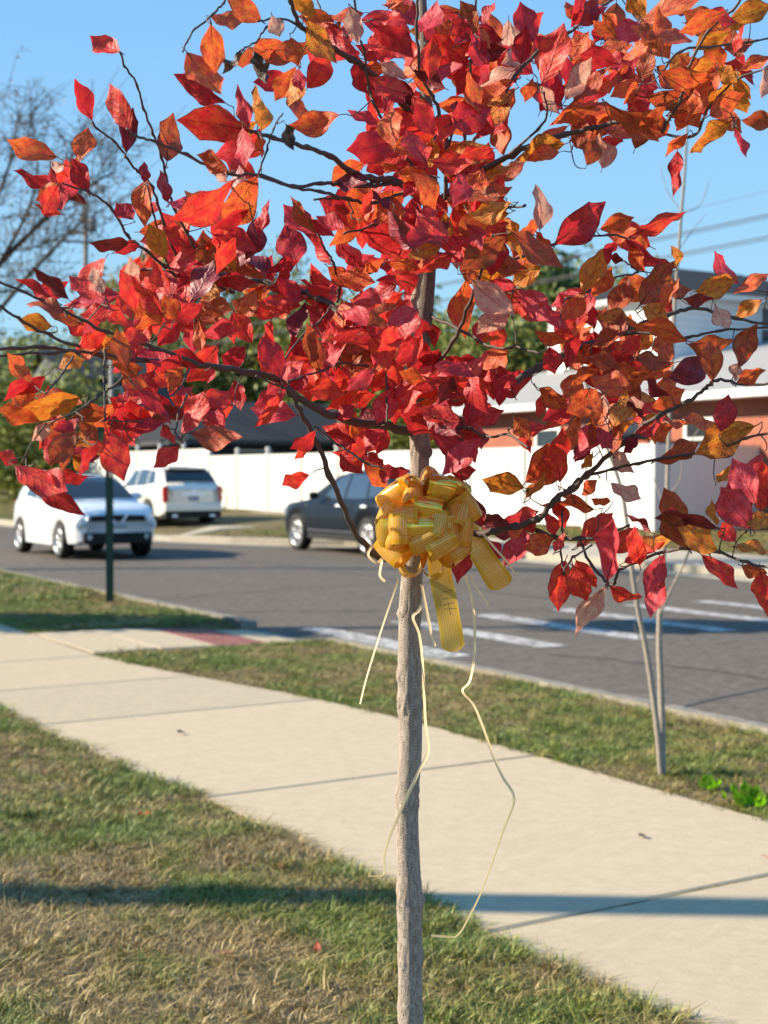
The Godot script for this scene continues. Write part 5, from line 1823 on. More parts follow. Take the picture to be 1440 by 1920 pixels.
	branch("branch", tb, [[1085, 1010], [1110, 1060], [1146, 1098], [1160, 1070], [1190, 1056], [1240, 1036], [1290, 1030], [1350, 1036], [1400, 1055], [1460, 1066]], 3.4, 3.4, z - 0.05, z - 0.20)
	branch("branch", tb, [[1055, 955], [1054, 1000], [1052, 1040], [1058, 1078]], 2.6, 2, z - 0.05, z - 0.09)
	branch("branch", tb, [[1055, 1075], [1075, 1045], [1110, 1022]], 2.6, 2, z - 0.09, z - 0.07)
	branch("branch", tb, [[250, 690], [215, 722], [180, 746], [145, 770], [100, 791]], 3.4, 2.2, z - 0.22, z - 0.27)
	branch("branch", tb, [[137, 668], [110, 710], [84, 738]], 2.6, 2, z - 0.25, z - 0.27)
	branch("branch", tb, [[197, 655], [195, 700], [197, 790]], 2.8, 2.2, z - 0.24, z - 0.26)
	branch("branch", tb, [[355, 690], [335, 730], [312, 746]], 2.6, 2, z - 0.2, z - 0.22)
	branch("branch", tb, [[352, 738], [335, 775], [329, 812]], 2.6, 2, z - 0.2, z - 0.22)
	branch("branch", tb, [[620, 575], [600, 602], [568, 628], [535, 672]], 3, 2.4, z + 0.06, z - 0.05)
	branch("branch", tb, [[720, 690], [680, 686], [640, 682], [600, 696], [562, 709], [538, 716]], 3, 2.4, z - 0.02, z - 0.08)
	branch("branch", tb, [[724, 700], [726, 745], [725, 792]], 2.8, 2.4, z - 0.05, z - 0.08)
	branch("branch", tb, [[590, 800], [640, 838], [690, 870], [722, 878]], 3, 2.2, z - 0.07, z - 0.10)
	branch("branch", tb, [[633, 566], [636, 540], [625, 493], [608, 465], [596, 437]], 3.4, 2, z + 0.12, z + 0.04)
	branch("branch", tb, [[632, 545], [665, 520], [700, 509], [722, 492]], 2.8, 2, z + 0.12, z + 0.08)
	branch("branch", tb, [[800, 470], [770, 440], [745, 415], [700, 424], [645, 438]], 3.4, 2.4, z, z - 0.08)
	branch("branch", tb, [[900, 500], [960, 490], [1037, 459], [1082, 446], [1150, 440], [1176, 448]], 4, 2, z + 0.03, z + 0.10)
	branch("branch", tb, [[1060, 560], [1105, 545], [1150, 520], [1196, 512], [1186, 500], [1170, 490]], 3, 1.8, z + 0.05, z + 0.10)
	branch("branch", tb, [[800, 590], [850, 612], [925, 652], [965, 651], [1012, 663]], 4, 2.4, z, z - 0.10)
	branch("branch", tb, [[800, 780], [850, 800], [880, 803], [910, 819], [955, 816], [990, 840]], 4, 2.6, z - 0.01, z - 0.14)
	branch("branch", tb, [[792, 720], [850, 640], [880, 570], [905, 500], [925, 440]], 5, 3, z - 0.02, z - 0.14)
	branch("branch", tb, [[806, 430], [840, 425], [880, 410], [930, 395], [985, 385]], 5, 2.6, z - 0.03, z - 0.14)
	branch("branch", tb, [[545, 735], [520, 722], [480, 705]], 2.6, 2, z - 0.1, z - 0.14)
	leaf_list()
	# shapes of leaf
	for v in [[0.10, 0.35, 0.1, 0.31, 0.06, 1.05], [0.20, 0.7, -0.3, 0.29, 0.07, 0.95], [0.12, -0.4, 0.25, 0.31, 0.05, 0.95], [0.30, 1.1, 0.3, 0.29, 0.06, 1.05], [0.06, 0.5, -0.15, 0.33, 0.08, 1.12], [0.38, 0.5, 0.6, 0.28, 0.07, 0.95], [0.15, -0.9, -0.3, 0.30, 0.07, 1.0], [0.25, 1.4, 0.8, 0.27, 0.09, 0.95], [0.10, 0.2, -0.6, 0.31, 0.09, 1.1], [0.50, 0.8, 0.2, 0.28, 0.07, 1.05], [0.04, 0.9, 0.1, 0.31, 0.07, 1.0], [0.22, -0.25, 0.5, 0.27, 0.09, 0.9]]:
		make_leaf(v[0], v[1], v[2], v[3], v[4], v[5], leaf_shapes.size() * 3.7)
	make_leaf(0.95, 1.7, 1.3, 0.24, 0.22, 0.95, 51.0)     # dried and curled up
	make_leaf(0.8, 1.2, -1.0, 0.27, 0.20, 0.9, 57.0)
	# the measured leaves
	var rest := {}
	var sizes := []
	for h in hand_leaves:
		sizes.append(h[0].distance_to(h[1]) * (0.4 + h[2]))
	sizes.sort()
	var least: float = sizes[maxi(sizes.size() - 298, 0)]
	var mids := []
	for h in hand_leaves:
		var near := nearest_way(h[0])
		var gap: float = way_pixels[near].distance_to(h[0])
		var depth := -way_points[near].z
		if depth > z - 0.03 and gap < 22.0:
			depth -= 0.03
		depth += rng.randf_range(-0.08, 0.06)
		var base := at(h[0].x, h[0].y, depth)
		var reach: float = h[0].distance_to(h[1]) / FOCAL * depth
		var tip_depth := depth + reach * rng.randf_range(-0.5, 0.45)
		var tip := at(h[1].x, h[1].y, tip_depth)
		var variant := rng.randi_range(0, 11)
		if h[3] in ["N", "T"]:
			variant = rng.randi_range(12, 13)
		elif h[2] > 0.75:
			variant = [0, 4, 2, 8, 10, 1][rng.randi_range(0, 5)]
		var length: float = h[0].distance_to(h[1])
		var flat: float = h[2]
		var place := leaf_place(base, tip, flat, variant, rng.randf() < 0.5)
		var widen := 1.03 * clampf(lerpf(1.0, 70.0 / length, 0.4), 0.88, 1.4)
		place.basis = place.basis * Basis.from_scale(Vector3(widen, 1.0, widen))
		var stalk := place * Vector3(0, -0.12, 0)
		add_twig(way_points[near], stalk, 0.0011)
		if way_points[near].distance_to(stalk) > 0.012:
			for k in 4:
				var on := way_points[near].lerp(stalk, (k + 1) / 5.0)
				way_points.append(on)
				way_pixels.append(pixel(on))
		place.origin -= origin
		var look := leaf_material(h[3], rng.randi_range(0, 1))
		if length * (0.4 + flat) >= least:
			part("leaf", leaf_shapes[variant], look, tree).transform = place
		else:
			if not rest.has(look):
				rest[look] = SurfaceTool.new()
				rest[look].begin(Mesh.PRIMITIVE_TRIANGLES)
			rest[look].append_from(leaf_shapes[variant], 0, place)
		mids.append([(h[0] + h[1]) * 0.5, h[3], depth])
	# the leaves behind and between them, too many to pick apart
	var kin := {"R": "RRRCCKO", "K": "KKRC", "C": "CCCRRDO", "D": "DCS", "O": "OOBRY", "Y": "YOB", "B": "BBOC", "P": "POR", "N": "B", "T": "C", "S": "SSSOBC"}
	var tries := 0
	var filled := 0
	var heart := [[790, 470, 30, 40, "R", true], [800, 440, 30, 40, "C", true], [805, 540, 30, 40, "O", true], [795, 560, 30, 40, "R", true], [780, 620, 30, 40, "K", true], [790, 660, 30, 30, "C", true], [775, 700, 35, 30, "R", true], [795, 760, 30, 25, "C", true], [810, 350, 35, 60, "R", true], [805, 240, 35, 60, "C", true], [770, 480, 60, 70, "R"], [840, 470, 50, 60, "O"], [790, 600, 60, 60, "K"], [800, 720, 60, 40, "C"], [1130, 640, 70, 50, "O"], [810, 330, 70, 90, "R"], [800, 130, 75, 90, "C"], [900, 370, 60, 50, "O"], [880, 560, 70, 60, "O"], [760, 640, 80, 60, "K"], [1170, 170, 110, 50, "S"], [350, 560, 110, 60, "R"], [560, 640, 90, 60, "R"], [700, 740, 70, 40, "C"], [1320, 130, 80, 60, "O"], [940, 130, 50, 60, "C"], [880, 740, 50, 50, "C"]]
	while filled < 740 and tries < 15000:
		tries += 1
		var from: Array = mids[rng.randi_range(0, mids.size() - 1)]
		if tries % 3 == 0:
			var k: Array = heart[rng.randi_range(0, heart.size() - 1)]
			var spot := Vector2(k[0] + rng.randfn(0, k[2]), k[1] + rng.randfn(0, k[3]))
			from = [spot, k[4], -way_points[nearest_way(spot)].z - rng.randf_range(0.0, 0.4) + 0.12]
			if k.size() > 5:
				from[2] = TREE_DEPTH - rng.randf_range(0.4, 0.55)
		var crowd := 0
		for k in mids:
			if k[0].distance_squared_to(from[0]) < 6400.0:
				crowd += 1
		if crowd < 6:
			continue
		var b: Vector2 = from[0] + Vector2(rng.randfn(0, 26), rng.randfn(0, 20))
		var aim := Vector2.RIGHT.rotated(rng.randf() * TAU) * rng.randf_range(54, 88)
		var t := b + aim
		if b.x > 980.0 and b.y > 800.0:
			continue
		var t_crowd := 0
		for k in mids:
			if k[0].distance_squared_to(t) < 2200.0:
				t_crowd += 1
		if t_crowd < 2:
			continue
		var depth: float = from[2] + rng.randf_range(0.02, 0.36)
		var base := at(b.x, b.y, depth)
		var tip := at(t.x, t.y, depth + rng.randf_range(-0.03, 0.04))
		var near := nearest_way(b)
		var codes: String = kin[from[1]]
		var code := codes[rng.randi_range(0, codes.length() - 1)]
		var variant := rng.randi_range(0, 11)
		var place := leaf_place(base, tip, rng.randf_range(0.3, 1.0), variant, rng.randf() < 0.5)
		if way_points[near].distance_to(base) < 0.055:
			add_twig(way_points[near], place * Vector3(0, -0.12, 0), 0.0010)
		var m := leaf_material(code, rng.randi_range(0, 1))
		if not rest.has(m):
			rest[m] = SurfaceTool.new()
			rest[m].begin(Mesh.PRIMITIVE_TRIANGLES)
		place.origin -= origin
		rest[m].append_from(leaf_shapes[variant], 0, place)
		filled += 1
	var mass := ArrayMesh.new()
	for m in rest:
		rest[m].commit(mass)
		mass.surface_set_material(mass.get_surface_count() - 1, m)
	var bunch := part("small_leaves", mass, null, tree)
	bunch.set_meta("kind", "stuff")
	var tw := part("twigs", done(twig_shape), tb, tree)
	tw.set_meta("kind", "stuff")
	# branches and twigs were laid out in the place's own coordinates
	for o in tree.get_children():
		if not o.name.begins_with("leaf") and not o.name.begins_with("small_leaves"):
			o.position -= origin


func leaf_list() -> void:
	l(225, 97, 168, 66, 0.75, "R")
	l(173, 227, 140, 146, 0.7, "C")
	l(245, 243, 205, 155, 0.75, "R")
	l(237, 287, 250, 200, 0.6, "D")
	l(108, 295, 12, 262, 0.7, "O")
	l(148, 303, 165, 238, 0.8, "O")
	l(395, 45, 405, 140, 0.9, "O")
	l(350, 97, 415, 178, 0.7, "O")
	l(425, 195, 325, 138, 0.3, "C")
	l(470, 245, 330, 225, 0.75, "R")
	l(468, 240, 445, 155, 0.6, "K")
	l(455, 240, 460, 315, 0.35, "K")
	l(313, 303, 325, 210, 0.85, "B")
	l(394, 30, 455, 42, 0.5, "O")
	l(490, 40, 425, 0, 0.9, "O")
	l(428, 320, 368, 290, 0.6, "B")
	l(455, 97, 415, 138, 0.3, "N")
	l(475, 95, 503, 157, 0.25, "N")
	l(510, 28, 525, 70, 0.8, "P")
	l(545, 0, 592, 32, 0.7, "Y")
	l(575, 38, 632, 120, 0.75, "Y")
	l(545, 70, 560, 125, 0.9, "O")
	l(598, 40, 650, 98, 0.5, "C")
	l(555, 125, 515, 190, 0.8, "O")
	l(560, 128, 540, 200, 0.5, "Y")
	l(560, 128, 567, 172, 0.6, "K")
	l(637, 215, 540, 235, 0.7, "O")
	l(490, 245, 490, 188, 0.7, "Y")
	l(483, 250, 490, 297, 0.3, "O")
	l(535, 232, 553, 282, 0.7, "N")
	l(655, 15, 672, 84, 0.95, "P")
	l(700, 35, 750, 22, 0.6, "R")
	l(728, 18, 760, -12, 0.6, "O")
	l(700, 48, 778, 110, 0.8, "C")
	l(690, 95, 730, 50, 0.6, "R")
	l(675, 102, 648, 85, 0.6, "K")
	l(693, 177, 668, 103, 0.95, "C")
	l(760, 150, 712, 115, 0.6, "P")
	l(790, 205, 708, 140, 0.5, "D")
	l(725, 165, 720, 212, 0.4, "K")
	l(712, 232, 650, 205, 0.4, "K")
	l(752, 262, 648, 282, 0.95, "C")
	l(780, 210, 720, 242, 0.7, "R")
	l(750, 258, 848, 214, 0.35, "R")
	l(770, 280, 715, 306, 0.7, "R")
	l(785, 62, 820, 0, 0.6, "K")
	l(800, 75, 815, 18, 0.6, "C")
	l(800, 142, 810, 75, 0.7, "C")
	l(825, 80, 840, 35, 0.8, "O")
	l(820, 102, 872, 95, 0.6, "O")
	l(880, 75, 848, 33, 0.9, "C")
	l(895, 62, 862, 0, 0.85, "B")
	l(905, 45, 930, 2, 0.6, "C")
	l(880, 70, 915, 102, 0.7, "C")
	l(950, 95, 892, 98, 0.5, "P")
	l(900, 120, 855, 182, 0.8, "C")
	l(870, 120, 798, 140, 0.3, "K")
	l(968, 128, 882, 175, 0.7, "P")
	l(965, 150, 873, 205, 0.5, "C")
	l(962, 172, 877, 250, 0.55, "Y")
	l(930, 220, 945, 255, 0.3, "O")
	l(860, 225, 857, 188, 0.4, "D")
	l(820, 300, 905, 272, 0.6, "O")
	l(775, 255, 815, 292, 0.7, "O")
	l(860, 300, 890, 265, 0.7, "R")
	l(1000, 80, 975, 2, 0.8, "C")
	l(960, 50, 982, 80, 0.5, "P")
	l(1000, 115, 958, 82, 0.5, "K")
	l(1015, 158, 1058, 42, 0.78, "R")
	l(1070, 115, 1105, 58, 0.9, "O")
	l(1085, 46, 1122, -2, 0.5, "D")
	l(1095, 48, 1146, 8, 0.3, "K")
	l(1075, 40, 1060, 3, 0.5, "C")
	l(1122, 38, 1112, 82, 0.5, "C")
	l(1210, 35, 1172, -8, 0.6, "Y")
	l(1205, 40, 1325, -8, 0.7, "C")
	l(1135, 78, 1212, 43, 0.8, "K")
	l(1210, 45, 1256, 112, 0.7, "C")
	l(1355, 23, 1272, 62, 0.65, "O")
	l(1368, 35, 1450, 10, 0.9, "Y")
	l(1400, 45, 1344, 52, 0.4, "Y")
	l(1368, 60, 1298, 96, 0.6, "Y")
	l(1415, 75, 1355, 92, 0.5, "B")
	l(1170, 83, 1155, 117, 0.7, "C")
	l(1200, 150, 1225, 93, 0.95, "B")
	l(1235, 95, 1200, 78, 0.6, "C")
	l(1060, 188, 1110, 106, 0.85, "P")
	l(1075, 190, 1146, 123, 0.7, "B")
	l(1195, 150, 1143, 182, 0.7, "O")
	l(1200, 150, 1168, 197, 0.6, "C")
	l(1235, 165, 1190, 148, 0.4, "K")
	l(1012, 160, 1052, 216, 0.5, "P")
	l(1000, 145, 984, 192, 0.4, "C")
	l(1065, 198, 1165, 210, 0.45, "C")
	l(1140, 195, 1237, 266, 0.4, "B")
	l(1115, 200, 1028, 236, 0.5, "C")
	l(1210, 183, 1357, 196, 0.33, "B")
	l(1240, 133, 1340, 150, 0.45, "O")
	l(1250, 200, 1198, 237, 0.5, "C")
	l(1240, 205, 1232, 263, 0.5, "C")
	l(1130, 243, 1217, 240, 0.5, "O")
	l(1330, 217, 1397, 174, 0.9, "O")
	l(1370, 228, 1290, 290, 0.7, "Y")
	l(1290, 250, 1247, 296, 0.4, "O")
	l(1310, 198, 1267, 246, 0.4, "O")
	l(1378, 240, 1401, 296, 0.25, "K")
	l(1390, 225, 1455, 238, 0.7, "B")
	l(1446, 106, 1386, 131, 0.6, "O")
	l(1442, 120, 1428, 186, 0.5, "P")
	l(1345, 128, 1382, 155, 0.8, "Y")
	l(1340, 120, 1298, 134, 0.4, "Y")
	l(1270, 282, 1262, 370, 0.45, "C")
	l(1060, 270, 963, 302, 0.5, "Y")
	l(1100, 310, 1116, 260, 0.8, "B")
	l(1125, 248, 1120, 302, 0.4, "P")
	l(1130, 258, 1170, 266, 0.3, "K")
	l(1050, 285, 985, 300, 0.5, "O")
	l(1075, 205, 1120, 235, 0.5, "R")
	l(108, 342, 20, 318, 0.45, "C")
	l(105, 338, 95, 300, 0.5, "P")
	l(112, 345, 66, 376, 0.8, "O")
	l(108, 348, 84, 402, 0.8, "R")
	l(110, 345, 122, 318, 0.5, "R")
	l(165, 362, 133, 295, 0.75, "C")
	l(272, 342, 270, 302, 0.7, "D")
	l(315, 380, 300, 318, 0.6, "D")
	l(275, 335, 272, 427, 0.75, "O")
	l(250, 412, 217, 380, 0.8, "C")
	l(440, 338, 316, 412, 0.35, "R")
	l(483, 330, 420, 440, 0.7, "O")
	l(425, 342, 395, 300, 0.6, "P")
	l(405, 402, 368, 412, 0.5, "B")
	l(335, 396, 364, 416, 0.5, "B")
	l(467, 393, 398, 432, 0.6, "C")
	l(400, 440, 482, 472, 0.5, "C")
	l(242, 455, 166, 455, 0.5, "D")
	l(215, 475, 264, 462, 0.3, "C")
	l(310, 487, 277, 418, 0.7, "Y")
	l(350, 462, 308, 425, 0.8, "R")
	l(374, 468, 310, 507, 0.8, "R")
	l(400, 517, 377, 446, 0.7, "B")
	l(410, 470, 446, 514, 0.5, "Y")
	l(130, 562, 60, 500, 0.3, "D")
	l(105, 567, 26, 522, 0.3, "C")
	l(190, 557, 128, 516, 0.8, "R")
	l(195, 550, 173, 498, 0.6, "P")
	l(255, 547, 244, 480, 0.4, "P")
	l(118, 587, 48, 571, 0.4, "B")
	l(98, 612, 33, 600, 0.85, "Y")
	l(150, 607, 86, 582, 0.7, "B")
	l(230, 550, 126, 576, 0.35, "C")
	l(305, 592, 244, 514, 0.6, "R")
	l(337, 567, 286, 520, 0.6, "R")
	l(215, 582, 148, 590, 0.6, "R")
	l(400, 530, 391, 564, 0.8, "Y")
	l(330, 602, 382, 568, 0.8, "C")
	l(375, 600, 427, 580, 0.7, "B")
	l(480, 543, 458, 602, 0.7, "O")
	l(388, 525, 482, 530, 0.3, "C")
	l(290, 560, 255, 600, 0.6, "R")
	l(270, 520, 310, 560, 0.5, "R")
	l(350, 575, 300, 610, 0.6, "R")
	l(596, 438, 542, 364, 0.55, "B")
	l(647, 430, 592, 404, 0.7, "K")
	l(656, 400, 600, 386, 0.5, "C")
	l(622, 497, 564, 430, 0.25, "C")
	l(675, 422, 664, 340, 0.6, "O")
	l(680, 406, 697, 354, 0.6, "R")
	l(690, 335, 625, 340, 0.6, "D")
	l(772, 464, 674, 434, 0.55, "C")
	l(772, 470, 733, 512, 0.7, "R")
	l(730, 392, 694, 354, 0.4, "D")
	l(800, 420, 744, 394, 0.6, "C")
	l(798, 446, 756, 416, 0.6, "K")
	l(668, 502, 639, 455, 0.35, "C")
	l(722, 488, 680, 513, 0.25, "O")
	l(618, 537, 584, 506, 0.6, "R")
	l(622, 547, 558, 522, 0.3, "C")
	l(744, 530, 691, 566, 0.95, "C")
	l(720, 592, 654, 560, 0.5, "O")
	l(755, 550, 699, 582, 0.6, "R")
	l(755, 500, 749, 547, 0.6, "R")
	l(485, 442, 506, 372, 0.5, "C")
	l(545, 490, 518, 526, 0.6, "C")
	l(500, 505, 562, 490, 0.4, "C")
	l(520, 520, 566, 566, 0.8, "C")
	l(500, 562, 546, 592, 0.7, "R")
	l(600, 557, 626, 602, 0.7, "C")
	l(572, 560, 498, 540, 0.5, "C")
	l(640, 582, 682, 602, 0.6, "C")
	l(850, 436, 888, 420, 0.7, "O")
	l(858, 506, 845, 438, 0.5, "P")
	l(950, 445, 860, 507, 0.8, "B")
	l(955, 400, 863, 426, 0.5, "Y")
	l(960, 380, 878, 402, 0.5, "Y")
	l(885, 500, 962, 517, 0.8, "Y")
	l(873, 525, 872, 637, 0.65, "O")
	l(885, 525, 967, 592, 0.8, "P")
	l(952, 590, 893, 627, 0.6, "P")
	l(870, 310, 952, 330, 0.7, "O")
	l(900, 340, 962, 310, 0.6, "Y")
	l(880, 380, 962, 350, 0.6, "O")
	l(900, 330, 868, 298, 0.6, "R")
	l(940, 370, 863, 360, 0.6, "B")
	l(850, 340, 902, 300, 0.6, "O")
	l(860, 345, 927, 303, 0.7, "R")
	l(840, 400, 800, 360, 0.5, "C")
	l(880, 430, 950, 470, 0.7, "Y")
	l(860, 470, 920, 440, 0.6, "O")
	l(820, 330, 780, 300, 0.6, "R")
	l(720, 330, 690, 300, 0.6, "R")
	l(1012, 432, 1004, 344, 0.6, "P")
	l(960, 435, 1057, 502, 0.45, "B")
	l(985, 440, 961, 487, 0.6, "C")
	l(1014, 500, 958, 536, 0.9, "Y")
	l(1033, 459, 1002, 431, 0.5, "O")
	l(1040, 456, 1137, 377, 0.75, "C")
	l(1125, 430, 1190, 407, 0.75, "C")
	l(1190, 440, 1287, 396, 0.5, "R")
	l(1195, 430, 1133, 439, 0.4, "C")
	l(1172, 448, 1270, 504, 0.4, "C")
	l(1268, 502, 1256, 460, 0.4, "Y")
	l(1092, 550, 1130, 465, 0.8, "Y")
	l(1110, 557, 1147, 499, 0.6, "C")
	l(1170, 490, 1141, 482, 0.4, "D")
	l(1200, 572, 1266, 488, 0.9, "B")
	l(1240, 580, 1275, 520, 0.6, "O")
	l(1055, 602, 1096, 543, 0.8, "O")
	l(1145, 592, 1181, 520, 0.85, "B")
	l(1050, 592, 1010, 562, 0.4, "K")
	l(970, 545, 1037, 602, 0.85, "K")
	l(965, 550, 986, 602, 0.5, "R")
	l(1185, 602, 1116, 594, 0.5, "Y")
	l(1205, 575, 1257, 602, 0.8, "Y")
	l(1304, 547, 1385, 519, 0.75, "Y")
	l(1440, 513, 1375, 552, 0.5, "O")
	l(1430, 562, 1374, 597, 0.7, "Y")
	l(1385, 532, 1339, 469, 0.25, "K")
	l(1280, 560, 1340, 562, 0.3, "D")
	l(1340, 568, 1366, 622, 0.3, "P")
	l(200, 625, 150, 652, 0.8, "R")
	l(195, 650, 143, 655, 0.5, "O")
	l(110, 690, 160, 675, 0.7, "Y")
	l(60, 717, 13, 661, 0.6, "O")
	l(85, 705, 6, 752, 0.55, "C")
	l(240, 690, 219, 616, 0.7, "B")
	l(330, 685, 250, 648, 0.55, "C")
	l(387, 685, 308, 660, 0.6, "C")
	l(210, 685, 270, 690, 0.4, "O")
	l(150, 745, 28, 772, 0.6, "Y")
	l(155, 757, 63, 740, 0.5, "O")
	l(75, 790, -8, 768, 0.5, "O")
	l(95, 795, 60, 827, 0.8, "P")
	l(150, 785, 98, 803, 0.5, "C")
	l(140, 810, 92, 874, 0.95, "B")
	l(145, 822, 113, 802, 0.7, "O")
	l(150, 788, 184, 830, 0.7, "B")
	l(135, 853, 167, 882, 0.8, "Y")
	l(182, 833, 149, 897, 0.6, "C")
	l(198, 800, 233, 904, 0.75, "R")
	l(205, 745, 292, 792, 0.7, "R")
	l(260, 730, 322, 797, 0.6, "C")
	l(215, 755, 267, 734, 0.5, "R")
	l(262, 790, 198, 795, 0.4, "K")
	l(240, 803, 304, 797, 0.75, "C")
	l(305, 795, 332, 832, 0.7, "R")
	l(336, 835, 287, 877, 0.7, "R")
	l(340, 814, 386, 730, 0.6, "R")
	l(358, 812, 457, 819, 0.6, "B")
	l(437, 760, 403, 779, 0.5, "R")
	l(440, 713, 451, 770, 0.9, "C")
	l(315, 737, 346, 688, 0.6, "O")
	l(330, 741, 363, 721, 0.4, "K")
	l(380, 632, 447, 608, 0.7, "K")
	l(460, 650, 419, 692, 0.8, "C")
	l(35, 868, -8, 845, 0.6, "R")
	l(28, 872, 127, 922, 0.6, "R")
	l(75, 880, 160, 967, 0.45, "C")
	l(280, 640, 230, 615, 0.6, "R")
	l(300, 700, 340, 660, 0.5, "C")
	l(525, 708, 489, 630, 0.8, "C")
	l(630, 682, 624, 596, 0.85, "R")
	l(600, 697, 574, 604, 0.7, "B")
	l(625, 690, 611, 638, 0.6, "K")
	l(660, 702, 654, 630, 0.8, "B")
	l(530, 712, 567, 681, 0.5, "R")
	l(540, 720, 498, 741, 0.6, "K")
	l(540, 728, 579, 704, 0.7, "C")
	l(522, 742, 476, 802, 0.4, "R")
	l(650, 712, 583, 753, 0.45, "R")
	l(678, 720, 606, 772, 0.5, "R")
	l(665, 760, 628, 786, 0.7, "C")
	l(747, 690, 666, 721, 0.6, "K")
	l(702, 693, 739, 623, 0.4, "K")
	l(735, 725, 741, 797, 0.8, "R")
	l(855, 812, 743, 774, 0.55, "C")
	l(795, 600, 813, 652, 0.5, "R")
	l(790, 647, 822, 710, 0.75, "T")
	l(880, 708, 833, 668, 0.8, "C")
	l(825, 745, 793, 703, 0.5, "R")
	l(880, 715, 844, 742, 0.7, "O")
	l(877, 800, 906, 718, 0.85, "K")
	l(877, 800, 947, 769, 0.2, "K")
	l(870, 858, 806, 808, 0.7, "C")
	l(905, 823, 828, 892, 0.55, "K")
	l(905, 820, 838, 811, 0.5, "C")
	l(840, 880, 894, 881, 0.8, "C")
	l(592, 808, 543, 841, 0.5, "C")
	l(590, 820, 552, 862, 0.4, "R")
	l(610, 810, 669, 831, 0.6, "C")
	l(690, 800, 671, 844, 0.5, "R")
	l(718, 803, 687, 852, 0.6, "C")
	l(690, 848, 719, 877, 0.5, "C")
	l(637, 850, 682, 887, 0.6, "C")
	l(717, 875, 770, 882, 0.6, "C")
	l(712, 880, 722, 908, 0.5, "C")
	l(580, 890, 528, 911, 0.55, "R")
	l(955, 660, 893, 692, 0.6, "C")
	l(890, 690, 947, 737, 0.7, "C")
	l(930, 700, 905, 672, 0.5, "R")
	l(700, 640, 660, 610, 0.6, "C")
	l(740, 640, 770, 590, 0.6, "R")
	l(820, 790, 850, 750, 0.5, "C")
	l(1010, 728, 1070, 765, 0.7, "C")
	l(1015, 740, 1007, 782, 0.5, "R")
	l(1030, 650, 1041, 702, 0.9, "C")
	l(1065, 680, 1107, 644, 0.8, "C")
	l(1090, 700, 1057, 750, 0.9, "C")
	l(1100, 670, 1167, 692, 0.7, "B")
	l(1215, 700, 1158, 726, 0.7, "C")
	l(1110, 650, 1162, 618, 0.7, "B")
	l(1060, 640, 1112, 610, 0.6, "O")
	l(1150, 640, 1192, 656, 0.6, "O")
	l(1145, 690, 1197, 702, 0.7, "C")
	l(1290, 640, 1180, 609, 0.35, "O")
	l(1335, 714, 1329, 638, 0.8, "C")
	l(1375, 640, 1288, 645, 0.5, "B")
	l(1385, 690, 1421, 606, 0.75, "B")
	l(1380, 718, 1437, 694, 0.5, "C")
	l(1378, 715, 1391, 680, 0.5, "P")
	l(1190, 670, 1257, 680, 0.7, "B")
	l(1222, 763, 1285, 729, 0.7, "O")
	l(1255, 741, 1213, 707, 0.3, "D")
	l(1160, 832, 1176, 728, 0.5, "Y")
	l(1150, 850, 1165, 790, 0.5, "B")
	l(1140, 800, 1127, 736, 0.4, "P")
	l(1130, 775, 1105, 725, 0.6, "C")
	l(1130, 785, 1073, 862, 0.5, "K")
	l(1110, 830, 1077, 867, 0.6, "D")
	l(1120, 800, 1150, 842, 0.6, "C")
	l(1190, 812, 1247, 779, 0.4, "K")
	l(1215, 822, 1264, 799, 0.7, "C")
	l(1245, 785, 1304, 788, 0.3, "O")
	l(1195, 820, 1167, 850, 0.7, "D")
	l(1175, 752, 1209, 786, 0.4, "D")
	l(1350, 810, 1366, 738, 0.9, "C")
	l(1230, 865, 1312, 829, 0.5, "B")
	l(1416, 799, 1300, 853, 0.65, "Y")
	l(985, 905, 1057, 828, 0.85, "O")
	l(1045, 898, 1056, 798, 0.5, "R")
	l(965, 800, 1077, 781, 0.2, "R")
	l(965, 780, 993, 827, 0.8, "C")
	l(1145, 840, 1190, 887, 0.4, "P")
	l(1110, 850, 1091, 882, 0.5, "Y")
	l(1400, 980, 1368, 893, 0.8, "K")
	l(1430, 850, 1373, 907, 0.6, "K")
	l(1345, 905, 1370, 870, 0.6, "Y")
	l(1080, 640, 1040, 620, 0.6, "R")
	l(1130, 720, 1090, 700, 0.6, "B")
	l(983, 915, 903, 899, 0.85, "Y")
	l(985, 935, 1022, 883, 0.3, "Y")
	l(1115, 955, 1008, 950, 0.35, "C")
	l(1080, 945, 1055, 915, 0.6, "C")
	l(1000, 1000, 979, 950, 0.8, "C")
	l(1040, 1010, 983, 1031, 0.85, "O")
	l(1040, 1005, 1024, 960, 0.6, "C")
	l(985, 1002, 948, 1047, 0.4, "K")
	l(1080, 1025, 1136, 969, 0.5, "C")
	l(1145, 940, 1107, 934, 0.4, "O")
	l(1120, 900, 1092, 930, 0.6, "O")
	l(1145, 905, 1203, 936, 0.5, "P")
	l(1138, 1090, 1150, 968, 0.6, "K")
	l(1143, 1035, 1197, 989, 0.6, "C")
	l(1220, 998, 1168, 966, 0.3, "D")
	l(1170, 1055, 1248, 1014, 0.6, "C")
	l(1270, 1000, 1193, 1013, 0.25, "Y")
	l(1060, 1050, 1029, 1122, 0.7, "R")
	l(1055, 1075, 1047, 1148, 0.6, "R")
	l(1075, 1060, 1101, 1128, 0.8, "C")
	l(1080, 1050, 1120, 1102, 0.7, "R")
	l(1040, 1035, 1060, 998, 0.6, "C")
	l(1135, 1100, 1077, 1192, 0.6, "P")
	l(1143, 1100, 1206, 1119, 0.5, "C")
	l(1235, 1050, 1220, 1160, 0.8, "K")
	l(1315, 1040, 1385, 1105, 0.65, "C")
	l(1280, 1000, 1244, 913, 0.85, "B")
	l(1345, 990, 1226, 971, 0.35, "D")
	l(1345, 1032, 1270, 988, 0.8, "Y")
	l(1380, 1015, 1354, 979, 0.8, "C")
